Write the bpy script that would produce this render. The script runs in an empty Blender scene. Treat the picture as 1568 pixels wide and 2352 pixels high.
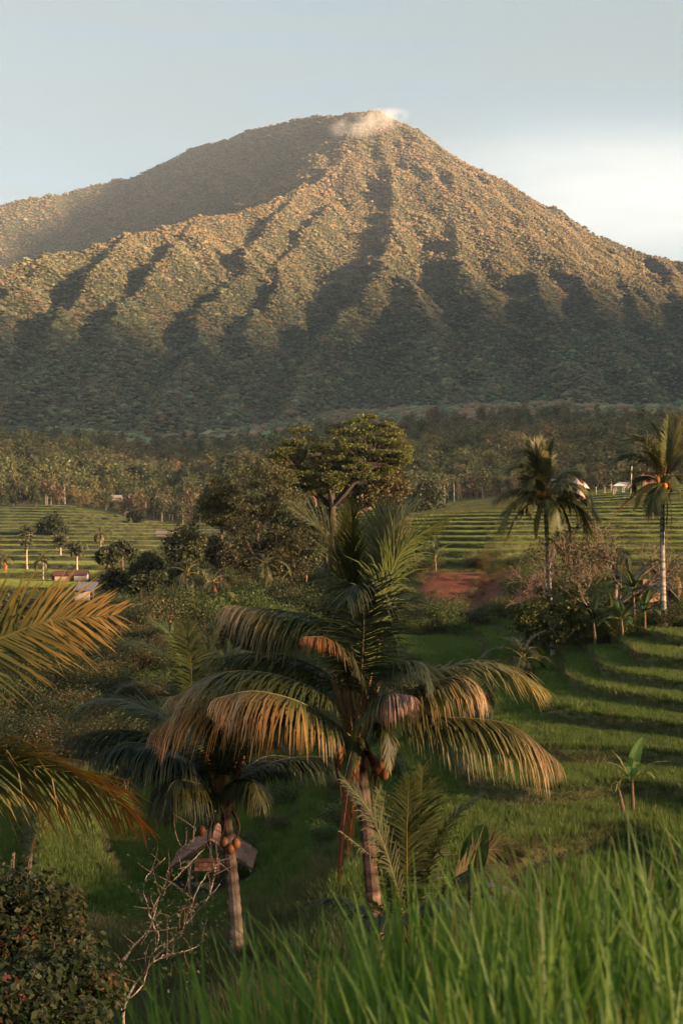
import bpy, math, random
import numpy as np
from mathutils import Vector

# ------------------------------------------------------------------ camera, sky, sun, exposure
S = bpy.context.scene
COL = S.collection
F, CX, HV = 3266.5, 784.0, 1229.0        # focal length, centre column, eye level, in 1568 x 2352 picture units
cam_d = bpy.data.cameras.new('camera')
cam = bpy.data.objects.new('camera', cam_d); COL.objects.link(cam)
cam_d.sensor_fit = 'VERTICAL'; cam_d.sensor_height = 36.0; cam_d.sensor_width = 24.0
cam_d.lens = F * 36.0 / 2352.0
cam_d.shift_y = (HV - 1176.0) / 2352.0
cam_d.clip_start = 0.05; cam_d.clip_end = 90000
cam.location = (0, 0, 0); cam.rotation_euler = (math.pi / 2, 0, 0)
cam_d.dof.use_dof = True; cam_d.dof.focus_distance = 30.0; cam_d.dof.aperture_fstop = 7.5
S.camera = cam

SUN_A, SUN_EL = math.radians(-66), math.radians(10)   # behind the camera and to its right, low
sun_vec = Vector((-math.sin(SUN_A) * math.cos(SUN_EL), -math.cos(SUN_A) * math.cos(SUN_EL), math.sin(SUN_EL)))
sd = bpy.data.lights.new('sun', 'SUN'); sd.energy = 3.9; sd.angle = math.radians(3.6); sd.color = (1.0, 0.64, 0.39)
sun = bpy.data.objects.new('sun', sd); COL.objects.link(sun)
sun.rotation_euler = sun_vec.to_track_quat('Z', 'Y').to_euler()

W = bpy.data.worlds.new('World'); S.world = W; W.use_nodes = True
nt = W.node_tree; nt.nodes.clear()
def N(tree, typ, **kw):
    n = tree.nodes.new(typ)
    for k, v in kw.items(): setattr(n, k, v)
    return n
def math_node(tree, op, a, b=None, clamp=False):
    n = N(tree, 'ShaderNodeMath', operation=op, use_clamp=clamp)
    for i, v in enumerate((a, b)):
        if v is None: continue
        if isinstance(v, (int, float)): n.inputs[i].default_value = v
        else: tree.links.new(v, n.inputs[i])
    return n.outputs[0]
def mix_col(tree, fac, a, b, blend='MIX'):
    n = N(tree, 'ShaderNodeMix', data_type='RGBA', blend_type=blend)
    for sock, v in ((n.inputs[0], fac), (n.inputs[6], a), (n.inputs[7], b)):
        if isinstance(v, (int, float)): sock.default_value = v
        elif isinstance(v, tuple): sock.default_value = (*v, 1) if len(v) == 3 else v
        else: tree.links.new(v, sock)
    return n.outputs[2]
out = N(nt, 'ShaderNodeOutputWorld'); bg = N(nt, 'ShaderNodeBackground')
sky = N(nt, 'ShaderNodeTexSky', sky_type='NISHITA', sun_disc=False)
sky.sun_elevation = SUN_EL; sky.sun_rotation = math.atan2(sun_vec.x, sun_vec.y); sky.altitude = 700
sky.dust_density = 2.0; sky.air_density = 1.0; sky.ozone_density = 1.5
tc = N(nt, 'ShaderNodeTexCoord')
sep = N(nt, 'ShaderNodeSeparateXYZ'); nt.links.new(tc.outputs['Generated'], sep.inputs[0])
# thin high veil over the whole sky
mp = N(nt, 'ShaderNodeMapping'); mp.inputs['Scale'].default_value = (1.6, 1.6, 16.0); mp.inputs['Rotation'].default_value = (0.0, 0.10, 0.0)
nt.links.new(tc.outputs['Generated'], mp.inputs[0])
nz = N(nt, 'ShaderNodeTexNoise'); nz.inputs['Scale'].default_value = 2.0; nz.inputs['Detail'].default_value = 5; nz.inputs['Roughness'].default_value = 0.5
nz.inputs['Distortion'].default_value = 0.5
nt.links.new(mp.outputs[0], nz.inputs[0])
veil = math_node(nt, 'MULTIPLY_ADD', nz.outputs[0], 0.35); veil.node.inputs[2].default_value = 0.65
veil_col = mix_col(nt, nz.outputs[0], (.40, .64, .66), (.86, 1.02, 1.0))
c1 = mix_col(nt, veil, sky.outputs[0], veil_col)
# bank of brighter cloud low over the right shoulder of the mountain, running on to the right
u = math_node(nt, 'DIVIDE', sep.outputs[0], math_node(nt, 'MAXIMUM', sep.outputs[1], 0.05))
v = math_node(nt, 'DIVIDE', sep.outputs[2], math_node(nt, 'MAXIMUM', sep.outputs[1], 0.05))
du = math_node(nt, 'DIVIDE', math_node(nt, 'SUBTRACT', u, 0.23), 0.15)
dv = math_node(nt, 'DIVIDE', math_node(nt, 'SUBTRACT', v, 0.238), 0.042)
r2 = math_node(nt, 'ADD', math_node(nt, 'MULTIPLY', du, du), math_node(nt, 'MULTIPLY', dv, dv))
g = math_node(nt, 'EXPONENT', math_node(nt, 'MULTIPLY', r2, -1.0))
g = math_node(nt, 'MULTIPLY', g, math_node(nt, 'GREATER_THAN', sep.outputs[1], 0.05))
nz2 = N(nt, 'ShaderNodeTexNoise'); nz2.inputs['Scale'].default_value = 4.0; nz2.inputs['Detail'].default_value = 6
mp2 = N(nt, 'ShaderNodeMapping'); mp2.inputs['Scale'].default_value = (1.5, 1.0, 8.0); mp2.inputs['Rotation'].default_value = (0.0, -0.12, 0.0)
nt.links.new(tc.outputs['Generated'], mp2.inputs[0]); nt.links.new(mp2.outputs[0], nz2.inputs[0])
cl = math_node(nt, 'MULTIPLY', g, math_node(nt, 'MULTIPLY_ADD', nz2.outputs[0], 1.5), clamp=True); cl.node.inputs[1].links[0].from_node.inputs[2].default_value = 0.30
c2 = mix_col(nt, cl, c1, (2.0, 2.08, 2.05))
nt.links.new(c2, bg.inputs[0]); bg.inputs[1].default_value = 0.05
nt.links.new(bg.outputs[0], out.inputs[0])

S.view_settings.view_transform = 'Standard'; S.view_settings.look = 'None'
S.view_settings.gamma = 1; S.view_settings.use_curve_mapping = False
S.view_settings.exposure = 3.32
S.render.engine = 'CYCLES'
cy = S.cycles
cy.use_denoising = True; cy.max_bounces = 4; cy.diffuse_bounces = 2; cy.glossy_bounces = 1; cy.transmission_bounces = 2
cy.transparent_max_bounces = 4; cy.volume_bounces = 0; cy.caustics_reflective = False; cy.caustics_refractive = False
cy.sample_clamp_indirect = 4.0
# ------------------------------------------------------------------ helpers
rng = np.random.default_rng(11)
R = random.Random(5)
def P(vx, vy, Y):
    """the place at depth Y (metres ahead of the viewpoint) on the line of sight through picture point vx, vy"""
    return np.array(((vx - CX) / F * Y, Y, (HV - vy) / F * Y))
def _h(ix, iy, seed):
    n = (ix.astype(np.int64) * 374761393 + iy.astype(np.int64) * 668265263 + seed * 1442695041) & 0x7fffffff
    n = ((n ^ (n >> 13)) * 1274126177) & 0x7fffffff
    return ((n ^ (n >> 16)) & 0xffff) / 65535.0
def vnoise(x, y, seed=0):
    x = np.asarray(x, float); y = np.asarray(y, float)
    ix = np.floor(x); iy = np.floor(y); fx = x - ix; fy = y - iy
    fx = fx * fx * (3 - 2 * fx); fy = fy * fy * (3 - 2 * fy)
    a = _h(ix, iy, seed); b = _h(ix + 1, iy, seed); c = _h(ix, iy + 1, seed); d = _h(ix + 1, iy + 1, seed)
    return (a + (b - a) * fx) * (1 - fy) + (c + (d - c) * fx) * fy
def fbm(x, y, seed=0, octs=4, gain=0.5):
    s = 0; a = 1; t = 0
    for i in range(octs):
        s = s + a * vnoise(x * 2 ** i + 17.3 * i, y * 2 ** i - 9.1 * i, seed + i); t += a; a *= gain
    return s / t
def smooth(a, b, x):
    t = np.clip((x - a) / (b - a), 0, 1); return t * t * (3 - 2 * t)
def col(*c): return np.array(c, float)
def unit(v):
    v = np.asarray(v, float); return v / (np.linalg.norm(v, axis=-1, keepdims=True) + 1e-9)

class MB:
    """collects vertices, faces and a colour per vertex; build() makes ONE mesh object of them"""
    def __init__(self): self.V = []; self.C = []; self.F = []; self.M = []; self.n = 0
    def add(self, verts, faces, c, m=0):
        verts = np.asarray(verts, float).reshape(-1, 3); faces = np.asarray(faces, int)
        c = np.asarray(c, float)
        if c.ndim == 1: c = np.tile(c, (len(verts), 1))
        self.V.append(verts); self.C.append(c[:, :3]); self.F.append(faces + self.n); self.M.append(np.full(len(faces), m))
        self.n += len(verts)
    def mesh(self, name, mats, smooth_shade=False):
        V = np.concatenate(self.V); C = np.concatenate(self.C)
        me = bpy.data.meshes.new(name)
        lt = np.concatenate([np.full(len(f), f.shape[1]) for f in self.F]); lv = np.concatenate([f.ravel() for f in self.F])
        me.vertices.add(len(V)); me.vertices.foreach_set('co', V.ravel().astype(np.float32))
        me.loops.add(len(lv)); me.loops.foreach_set('vertex_index', lv.astype(np.int32))
        me.polygons.add(len(lt)); ls = np.concatenate(([0], np.cumsum(lt)[:-1]))
        me.polygons.foreach_set('loop_start', ls.astype(np.int32))
        me.polygons.foreach_set('material_index', np.concatenate(self.M).astype(np.int32))
        me.polygons.foreach_set('use_smooth', np.full(len(lt), bool(smooth_shade)))
        at = me.color_attributes.new('col', 'FLOAT_COLOR', 'POINT')
        at.data.foreach_set('color', np.hstack([C, np.ones((len(C), 1))]).ravel().astype(np.float32))
        for m in (mats if isinstance(mats, (list, tuple)) else [mats]): me.materials.append(m)
        me.update(calc_edges=True)
        return me
    def build(self, name, mats, parent=None, smooth_shade=False, loc=None, link=True):
        """loc: the origin of the object; the vertices were given in scene coordinates"""
        base = np.array(loc, float) if loc is not None else (np.array(parent.location) if parent is not None else np.zeros(3))
        if parent is not None and parent.parent is not None: base = np.array(parent.parent.location)
        self.V = [v - base for v in self.V]
        o = bpy.data.objects.new(name, self.mesh(name, mats, smooth_shade))
        if link: COL.objects.link(o)
        if parent is not None: o.parent = parent
        elif loc is not None: o.location = loc
        return o
def tag(o, label=None, cat=None, group=None, kind=None):
    if label: o['label'] = label
    if cat: o['category'] = cat
    if group: o['group'] = group
    if kind: o['kind'] = kind
    return o
def thing(name, loc, label, cat, group=None):
    o = bpy.data.objects.new(name, None); COL.objects.link(o); o.location = tuple(float(a) for a in loc)
    o.empty_display_size = 0.2
    return tag(o, label, cat, group)
def copy_tree(o, loc, rz=0.0, sc=1.0, label=None, parent=None):
    c = o.copy(); COL.objects.link(c)
    if parent is None:
        c.location = tuple(float(a) for a in loc); c.rotation_euler = (0, 0, rz); c.scale = (sc, sc, sc)
        if label: c['label'] = label
    else: c.parent = parent
    for ch in [x for x in bpy.data.objects if x.parent == o]: copy_tree(ch, None, parent=c)
    return c

def tube(mb, pts, rad, c, sides=7, m=0, cap=True):
    pts = np.asarray(pts, float); n = len(pts)
    rad = np.full(n, rad) if np.isscalar(rad) else np.asarray(rad, float)
    t = np.gradient(pts, axis=0); t = unit(t)
    ref = np.array((0, 0, 1.0)) if abs(t[:, 2]).mean() < 0.85 else np.array((1.0, 0, 0))
    a = unit(np.cross(t, ref)); b = np.cross(t, a)
    th = np.arange(sides) / sides * 2 * np.pi
    V = pts[:, None] + rad[:, None, None] * (np.cos(th)[None, :, None] * a[:, None] + np.sin(th)[None, :, None] * b[:, None])
    i = np.arange(n - 1)[:, None] * sides; j = np.arange(sides)[None]; k = (j + 1) % sides
    Fq = np.stack([i + j, i + k, i + sides + k, i + sides + j], -1).reshape(-1, 4)
    cc = np.asarray(c, float)
    if cc.ndim == 2: cc = np.repeat(cc, sides, 0)
    mb.add(V.reshape(-1, 3), Fq, cc, m)
    if cap:
        Vc = V[-1]; mb.add(np.vstack([Vc, pts[-1:]]), [[q, (q + 1) % sides, sides] for q in range(sides)], cc[-1] if cc.ndim == 2 else cc, m)
def box(mb, c, size, colr, rz=0.0, rx=0.0, m=0):
    s = np.array(size) / 2
    v = np.array([[x, y, z] for x in (-1, 1) for y in (-1, 1) for z in (-1, 1)]) * s
    if rx: ca, sa = math.cos(rx), math.sin(rx); v = v @ np.array([[1, 0, 0], [0, ca, sa], [0, -sa, ca]])
    if rz: ca, sa = math.cos(rz), math.sin(rz); v = v @ np.array([[ca, sa, 0], [-sa, ca, 0], [0, 0, 1]])
    mb.add(v + np.array(c), [[0, 1, 3, 2], [4, 6, 7, 5], [0, 4, 5, 1], [2, 3, 7, 6], [0, 2, 6, 4], [1, 5, 7, 3]], colr, m)
def beam(mb, a, b, w, h, colr, m=0):
    a = np.array(a, float); b = np.array(b, float); t = unit(b - a)
    ref = np.array((0, 0, 1.0)) if abs(t[2]) < 0.95 else np.array((0, 1.0, 0))
    s = unit(np.cross(t, ref)) * w / 2; n = unit(np.cross(s, t)) * h / 2
    v = [p + i * s + j * n for p in (a, b) for i in (-1, 1) for j in (-1, 1)]
    mb.add(v, [[0, 1, 3, 2], [4, 6, 7, 5], [0, 4, 5, 1], [2, 3, 7, 6], [0, 2, 6, 4], [1, 5, 7, 3]], colr, m)
_ico = {}
def ico(sub):
    if sub not in _ico:
        import bmesh
        bm = bmesh.new(); bmesh.ops.create_icosphere(bm, subdivisions=sub, radius=1)
        _ico[sub] = (np.array([v.co[:] for v in bm.verts]), np.array([[v.index for v in f.verts] for f in bm.faces])); bm.free()
    return _ico[sub]
def blob(mb, c, r, colr, sub=2, rough=0.15, seed=0, m=0):
    v, f = ico(sub)
    d = 1 + rough * (fbm(v[:, 0] * 2 + v[:, 2] * 1.3 + 5, v[:, 1] * 2 - v[:, 2] * 1.1 + 9, seed, 3) - 0.5) * 2
    mb.add(v * d[:, None] * np.array(r) + np.array(c), f, colr, m)

# ------------------------------------------------------------------ materials
def attr_colour(t, noise_scale=None, amount=0.35, instanced=False, objrand=0.25):
    a = N(t, 'ShaderNodeAttribute', attribute_name='col')
    c = a.outputs['Color']
    if instanced:
        b = N(t, 'ShaderNodeAttribute', attribute_name='tint', attribute_type='INSTANCER')
        c = mix_col(t, 1.0, c, b.outputs['Color'], 'MULTIPLY')
    if noise_scale:
        g = N(t, 'ShaderNodeNewGeometry'); n = N(t, 'ShaderNodeTexNoise'); n.inputs['Scale'].default_value = noise_scale; n.inputs['Detail'].default_value = 4
        t.links.new(g.outputs['Position'], n.inputs[0])
        f = math_node(t, 'MULTIPLY_ADD', n.outputs[0], amount * 2); f.node.inputs[2].default_value = 1 - amount
        cc = N(t, 'ShaderNodeCombineColor')
        for i in range(3): t.links.new(f, cc.inputs[i])
        c = mix_col(t, 1.0, c, cc.outputs[0], 'MULTIPLY')
    if objrand:
        o = N(t, 'ShaderNodeObjectInfo'); h = N(t, 'ShaderNodeHueSaturation')
        hv = math_node(t, 'MULTIPLY_ADD', o.outputs['Random'], 0.03); hv.node.inputs[2].default_value = 0.485
        vv = math_node(t, 'MULTIPLY_ADD', o.outputs['Random'], objrand); vv.node.inputs[2].default_value = 1 - objrand / 2
        t.links.new(hv, h.inputs['Hue']); t.links.new(vv, h.inputs['Value']); t.links.new(c, h.inputs['Color']); c = h.outputs[0]
    return c
def leaf_mat(name, trans=0.3, rough=0.45, spec=0.35, noise=None, instanced=False, objrand=0.2, amount=0.35):
    m = bpy.data.materials.new(name); m.use_nodes = True; t = m.node_tree; t.nodes.clear()
    c = attr_colour(t, noise, amount, instanced, objrand)
    b = N(t, 'ShaderNodeBsdfPrincipled'); b.inputs['Roughness'].default_value = rough; b.inputs['Specular IOR Level'].default_value = spec
    t.links.new(c, b.inputs['Base Color']); o = N(t, 'ShaderNodeOutputMaterial')
    if trans:
        tr = N(t, 'ShaderNodeBsdfTranslucent'); mx = N(t, 'ShaderNodeMixShader'); mx.inputs[0].default_value = trans
        hs = N(t, 'ShaderNodeHueSaturation'); hs.inputs['Saturation'].default_value = 1.15; hs.inputs['Value'].default_value = 1.3; t.links.new(c, hs.inputs['Color'])
        t.links.new(hs.outputs[0], tr.inputs[0]); t.links.new(b.outputs[0], mx.inputs[1]); t.links.new(tr.outputs[0], mx.inputs[2]); t.links.new(mx.outputs[0], o.inputs[0])
    else: t.links.new(b.outputs[0], o.inputs[0])
    return m
def solid_mat(name, noise=3.0, amount=0.35, rough=0.85, bump=0.0, bscale=20.0, stretch=None):
    m = bpy.data.materials.new(name); m.use_nodes = True; t = m.node_tree; t.nodes.clear()
    c = attr_colour(t, noise, amount, False, 0.0)
    b = N(t, 'ShaderNodeBsdfPrincipled'); b.inputs['Roughness'].default_value = rough; b.inputs['Specular IOR Level'].default_value = 0.2
    t.links.new(c, b.inputs['Base Color']); o = N(t, 'ShaderNodeOutputMaterial'); t.links.new(b.outputs[0], o.inputs[0])
    if bump:
        g = N(t, 'ShaderNodeNewGeometry'); n = N(t, 'ShaderNodeTexNoise'); n.inputs['Scale'].default_value = bscale; n.inputs['Detail'].default_value = 5
        src = g.outputs['Position']
        if stretch:
            mp = N(t, 'ShaderNodeMapping'); mp.inputs['Scale'].default_value = stretch; t.links.new(src, mp.inputs[0]); src = mp.outputs[0]
        t.links.new(src, n.inputs[0])
        bp = N(t, 'ShaderNodeBump'); bp.inputs['Strength'].default_value = bump; bp.inputs['Distance'].default_value = 0.3
        t.links.new(n.outputs[0], bp.inputs['Height']); t.links.new(bp.outputs[0], b.inputs['Normal'])
    return m
M_GROUND = solid_mat('ground_cover', 1.3, 0.45, 0.95, 0.6, 6.0)
M_SCAR = solid_mat('red_earth', 0.9, 0.4, 0.95, 0.8, 2.5)
M_HILL = solid_mat('mountain_forest_floor', 0.02, 0.4, 0.95, 0.0)
M_BARK = solid_mat('bark', 6.0, 0.45, 0.9, 0.5, 30.0)
M_PALMBARK = solid_mat('palm_bark', 5.0, 0.5, 0.9, 0.5, 25.0, (1, 1, 3))
M_WOOD = solid_mat('weathered_wood', 8.0, 0.4, 0.8)
M_TILE = solid_mat('roof_tile', 9.0, 0.4, 0.85)
M_METAL = solid_mat('roof_sheet', 2.0, 0.3, 0.55)
M_WALL = solid_mat('plaster_wall', 2.0, 0.25, 0.9)
M_FROND = leaf_mat('palm_leaf', 0.25, 0.5, 0.22, 2.5, amount=0.25, objrand=0.15)
M_LEAF = leaf_mat('broad_leaf', 0.3, 0.55, 0.2, 1.5, amount=0.3)
M_BANANA = leaf_mat('banana_leaf', 0.35, 0.4, 0.4, 3.0, amount=0.15)
M_FOREST = leaf_mat('forest_canopy', 0.15, 0.8, 0.1, None, instanced=True, objrand=0)
M_WOODS = leaf_mat('wood_foliage', 0.35, 0.8, 0.1, None, instanced=True, objrand=0)
M_RICE = leaf_mat('rice_leaf', 0.35, 0.5, 0.25, None, instanced=True, objrand=0)
M_NEARRICE = leaf_mat('near_rice_leaf', 0.4, 0.45, 0.25, 6.0, amount=0.2, objrand=0)
M_NUT = solid_mat('coconut_husk', 8.0, 0.3, 0.55)

# ------------------------------------------------------------------ scattering with geometry nodes
def scatter(name, pts, protos, scl, rotz, tint, idx=None, tilt=None, label=None, cat=None, kind='stuff', proto_name='kinds'):
    """one object that sets its prototypes on many points"""
    n = len(pts)
    pc = bpy.data.collections.new(name + '_kinds')
    for o in protos: pc.objects.link(o)
    me = bpy.data.meshes.new(name); me.vertices.add(n); me.vertices.foreach_set('co', np.asarray(pts, np.float32).ravel())
    def at(nm, typ, key, arr):
        a = me.attributes.new(nm, typ, 'POINT'); a.data.foreach_set(key, np.asarray(arr).ravel())
    scl = np.asarray(scl, np.float32); scl = np.repeat(scl[:, None], 3, 1) if scl.ndim == 1 else scl
    at('scl', 'FLOAT_VECTOR', 'vector', scl)
    rot = np.zeros((n, 3), np.float32); rot[:, 2] = rotz
    if tilt is not None: rot[:, :2] = tilt
    at('rot', 'FLOAT_VECTOR', 'vector', rot)
    at('tint', 'FLOAT_COLOR', 'color', np.hstack([tint, np.ones((n, 1))]).astype(np.float32))
    at('idx', 'INT', 'value', (rng.integers(0, len(protos), n) if idx is None else idx).astype(np.int32))
    o = bpy.data.objects.new(name, me); COL.objects.link(o)
    ng = bpy.data.node_groups.new(name, 'GeometryNodeTree')
    ng.interface.new_socket('Geometry', in_out='INPUT', socket_type='NodeSocketGeometry'); ng.interface.new_socket('Geometry', in_out='OUTPUT', socket_type='NodeSocketGeometry')
    gi = ng.nodes.new('NodeGroupInput'); go = ng.nodes.new('NodeGroupOutput'); ci = ng.nodes.new('GeometryNodeCollectionInfo')
    ci.inputs['Collection'].default_value = pc; ci.inputs['Separate Children'].default_value = True; ci.inputs['Reset Children'].default_value = True
    ip = ng.nodes.new('GeometryNodeInstanceOnPoints'); ip.inputs['Pick Instance'].default_value = True
    def na(nm, typ):
        q = ng.nodes.new('GeometryNodeInputNamedAttribute'); q.data_type = typ; q.inputs[0].default_value = nm
        return [s for s in q.outputs if s.enabled][0]
    L = ng.links.new
    L(gi.outputs[0], ip.inputs['Points']); L(ci.outputs[0], ip.inputs['Instance'])
    L(na('idx', 'INT'), ip.inputs['Instance Index']); L(na('rot', 'FLOAT_VECTOR'), ip.inputs['Rotation']); L(na('scl', 'FLOAT_VECTOR'), ip.inputs['Scale'])
    L(ip.outputs[0], go.inputs[0])
    md = o.modifiers.new('scatter', 'NODES'); md.node_group = ng
    return tag(o, label, cat, kind=kind)
# ------------------------------------------------------------------ terrain: height of the ground
SP = 1850 / 1568.0
_cp = []                                              # picture column (1850 wide), distance, height
def cpz(px, Y, z): _cp.append((px, Y, z))
def cpy(px, py, Y): _cp.append((px, Y, -(py - HV * SP) / (F * SP) * Y))
for px, z in ((-300, -1.85), (400, -1.75), (1000, -1.62), (1850, -1.46), (2200, -1.42)): [cpz(px, q, z - 0.02 * q) for q in (1.0, 1.5, 2.1, 2.8, 3.4)]
for px, z in ((-300, -3.2), (500, -3.1), (1100, -2.9), (1850, -2.3)): cpz(px, 5.2, z); cpz(px, 4.2, z * .72)
for px, z in ((-300, -6.6), (600, -6.9), (1200, -6.2), (1850, -5.0)): cpz(px, 12, z)
for px, Y, z in ((-200, 25, -9.3), (640, 25, -8.3), (1000, 28, -8.6), (1500, 25, -9.1), (1850, 25, -8.9), (2200, 25, -8.7), (1500, 34, -9.6), (1850, 34, -9.4),
                 (-100, 50, -11.8), (300, 50, -11.2), (560, 50, -12.4), (750, 43, -10.6), (1000, 40, -9.4), (1300, 40, -9.4),
                 (1711, 46, -9.25), (2100, 46, -8.8), (1500, 58, -8.15), (1850, 62, -7.3), (2200, 65, -6.8), (1300, 60, -8.7)): cpz(px, Y, z)
for px, py, Y in ((1498, 1781, 88), (1799, 1705, 85), (1300, 1850, 82), (1100, 1900, 78), (1140, 1745, 112), (850, 1760, 130), (2200, 1690, 85),
                  (1160, 1655, 136), (1290, 1645, 138), (1420, 1650, 128), (1160, 1552, 149), (1290, 1543, 151), (1420, 1545, 149), (1800, 1545, 140), (2200, 1545, 140), (1000, 1600, 160), (1800, 1610, 112),
                  (1200, 1500, 190), (1500, 1500, 190), (1800, 1500, 190), (2200, 1500, 190), (1190, 1400, 300), (1500, 1384, 300), (1850, 1368, 300), (2200, 1360, 300),
                  (1000, 1440, 300), (1500, 1385, 350), (1650, 1338, 480), (1850, 1312, 520), (2200, 1300, 520), (1300, 1365, 480),
                  (0, 2150, 62), (300, 2130, 66), (100, 2040, 82), (250, 1940, 100), (0, 1850, 110), (450, 1800, 120), (300, 1710, 160), (0, 1650, 190), (-300, 1700, 170),
                  (250, 1625, 235), (450, 1640, 200), (650, 1640, 180), (850, 1610, 180), (100, 1575, 300), (400, 1545, 330), (700, 1560, 260), (900, 1520, 260),
                  (0, 1482, 430), (250, 1500, 400), (500, 1480, 430), (750, 1480, 400), (-300, 1480, 420),
                  (-300, 1360, 620), (0, 1372, 620), (200, 1380, 610), (400, 1405, 640), (520, 1412, 640), (700, 1412, 600), (950, 1400, 520),
                  (-300, 1280, 900), (0, 1300, 900), (500, 1360, 900), (900, 1350, 900), (1400, 1300, 900), (2200, 1280, 900),
                  (-300, 1230, 1500), (0, 1230, 1500), (500, 1262, 1500), (900, 1230, 1500), (1400, 1190, 1500), (2200, 1170, 1500),
                  (-300, 1170, 2200), (0, 1170, 2200), (500, 1190, 2200), (900, 1135, 2200), (1400, 1112, 2200), (2200, 1110, 2200)): cpy(px, py, Y)
_cp = np.array(_cp); _A = np.stack([_cp[:, 0] / 420.0, np.log(_cp[:, 1]) * 2.2], 1)
def _tps(d2): return 0.5 * d2 * np.log(d2 + 1e-12)
_K = _tps(((_A[:, None] - _A[None]) ** 2).sum(-1)) + np.eye(len(_A)) * 0.01
_Q = np.hstack([np.ones((len(_A), 1)), _A])
_sol = np.linalg.solve(np.block([[_K, _Q], [_Q.T, np.zeros((3, 3))]]), np.concatenate([_cp[:, 2], np.zeros(3)]))
def z_base(uu, Y):
    """smooth ground height; uu = x / y"""
    px = np.clip(uu * F * SP + 925, -420, 2320); v = np.log(np.clip(Y, 1.2, 2300)) * 2.2
    a = np.stack([(px / 420.0).ravel(), v.ravel()], 1); z = np.empty(len(a))
    for i in range(0, len(a), 60000):
        b = a[i:i + 60000]; d2 = (b[:, None, 0] - _A[None, :, 0]) ** 2 + (b[:, None, 1] - _A[None, :, 1]) ** 2
        z[i:i + 60000] = _tps(d2) @ _sol[:len(_A)] + _sol[-3] + b @ _sol[-2:]
    return z.reshape(np.shape(px))
# regions of terraced paddies: weight, step height
def regions(x, y):
    vx = x / np.maximum(y, 1) * F + CX
    n = fbm(x / 25 + 3, y / 25, 41, 2) - 0.5
    r1 = smooth(30, 36, y) * (1 - smooth(84, 92, y + n * 30 + (1250 - np.minimum(vx, 1250)) * -0.04)) * smooth(760, 900, vx + n * 200)
    r1b = smooth(36, 42, y) * (1 - smooth(66, 74, y + n * 20)) * (1 - smooth(700, 860, vx + n * 160))
    r2 = smooth(96, 101, y) * (1 - smooth(126, 132, y)) * smooth(900, 950, vx + n * 120) * (1 - smooth(1190, 1230, vx))
    r3 = smooth(150, 156, y + n * 6) * (1 - smooth(300, 308, y)) * smooth(935, 960, vx + n * 60 + (y - 150) * 0.1)
    r4 = smooth(255, 280, y) * (1 - smooth(615, 630, y + n * 40 + np.maximum(vx - 250, 0) * 0.1)) * (1 - smooth(600, 700, vx + n * 100))
    r4 = r4 * np.clip(smooth(255, 280, y - np.maximum(vx - 150, 0) * 0.75) + 0 * y, 0, 1)
    r5 = smooth(350, 370, y) * (1 - smooth(520, 535, y)) * smooth(1330, 1360, vx)
    r6 = smooth(430, 450, y) * (1 - smooth(600, 615, y)) * smooth(600, 650, vx) * (1 - smooth(1000, 1020, vx))
    return dict(near=(r1, 0.50), valley=(r1b, 0.56), mid=(r2, 0.5), right=(r3, 0.85), left=(r4, 1.35), far=(r5, 1.3), centre=(r6, 1.5))
def terrain(x, y, full=False):
    x = np.asarray(x, float); y = np.asarray(y, float)
    z0 = z_base(x / np.maximum(y, 1e-3), y)
    z = z0 + smooth(6, 40, y) * (fbm(x / 9, y / 9, 3, 3) - 0.5) * 0.5 * (1 - smooth(300, 600, y))
    z = z + smooth(660, 900, y) * (fbm(x / 170 + 2, y / 210, 15, 2) - .38) * 46
    field = np.zeros_like(z); riser = np.zeros_like(z)
    for nm, (w, h) in regions(x, y).items():
        L = {'near': 16, 'valley': 14, 'mid': 16, 'right': 60, 'left': 90, 'far': 90, 'centre': 60}[nm]
        wr = (fbm(x / L, y / L * 0.8, 7, 3) - 0.5) * {'near': 1.1, 'valley': 1.0, 'mid': 1.0, 'right': 0.9, 'left': 1.6, 'far': 1, 'centre': 1}[nm]
        if nm == 'near': wr = wr + 0.12 * np.sin(x / 2.9 + 3 * fbm(x / 8, y / 8, 9, 2))
        q = z0 / h + wr; fr = q - np.floor(q)
        e0 = {'near': .86, 'valley': .86, 'mid': .86, 'right': .92, 'left': .92, 'far': .93, 'centre': .93}[nm]
        s = smooth(e0, 1.0, fr); lip = 0.16 * h * smooth(e0 - .05, e0 - .01, 1 - fr) * (fr < .1)
        zt = h * (np.floor(q) + s - wr)
        z = z * (1 - w) + (zt + 0.5 * h) * w
        field = np.where(w > .6, (1 - smooth(e0 - .075, e0 - .05, fr)) * smooth(.02, .045, fr), field); riser = np.maximum(riser, np.where(w > .5, np.where(fr > e0 + .01, 1.0, np.where(fr > e0 - .075, .5, 0)), 0))
    if full: return z, field, riser
    return z

# the ground in front: a fan of quads, finer where it is near
ROWS, CW, UM = 1080, 460, 0.42
yv = np.exp(np.linspace(math.log(1.0), math.log(2600), ROWS)); uv = np.linspace(-UM, UM, CW)
UU, YY = np.meshgrid(uv, yv); XX = UU * YY
ZZ, FLD, RIS = terrain(XX, YY, True)
ZZ = ZZ - smooth(1900, 2500, YY) * 25
VX = UU * F + CX
def scar_mask(x, y):
    vx = x / y * F + CX
    n = (fbm(x / 3.0, y / 3.0, 77, 3) - 0.5)
    a = smooth(134, 139, y + n * 8) * (1 - smooth(149, 151.5, y + n * 3)) * smooth(955, 985, vx + n * 60) * (1 - smooth(1150, 1195, vx + n * 80))
    return a
g_grass = col(.065, .082, .022); g_dry = col(.13, .10, .045); g_soil = col(.06, .040, .022); g_mud = col(.035, .040, .018)
nA = fbm(XX / 6, YY / 6, 21, 4)[..., None]; nB = fbm(XX / 1.3, YY / 1.3, 22, 3)[..., None]
GC = g_grass * (1 - nA) + g_dry * nA * 0.7 + g_grass * 0.3 * nB
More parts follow.
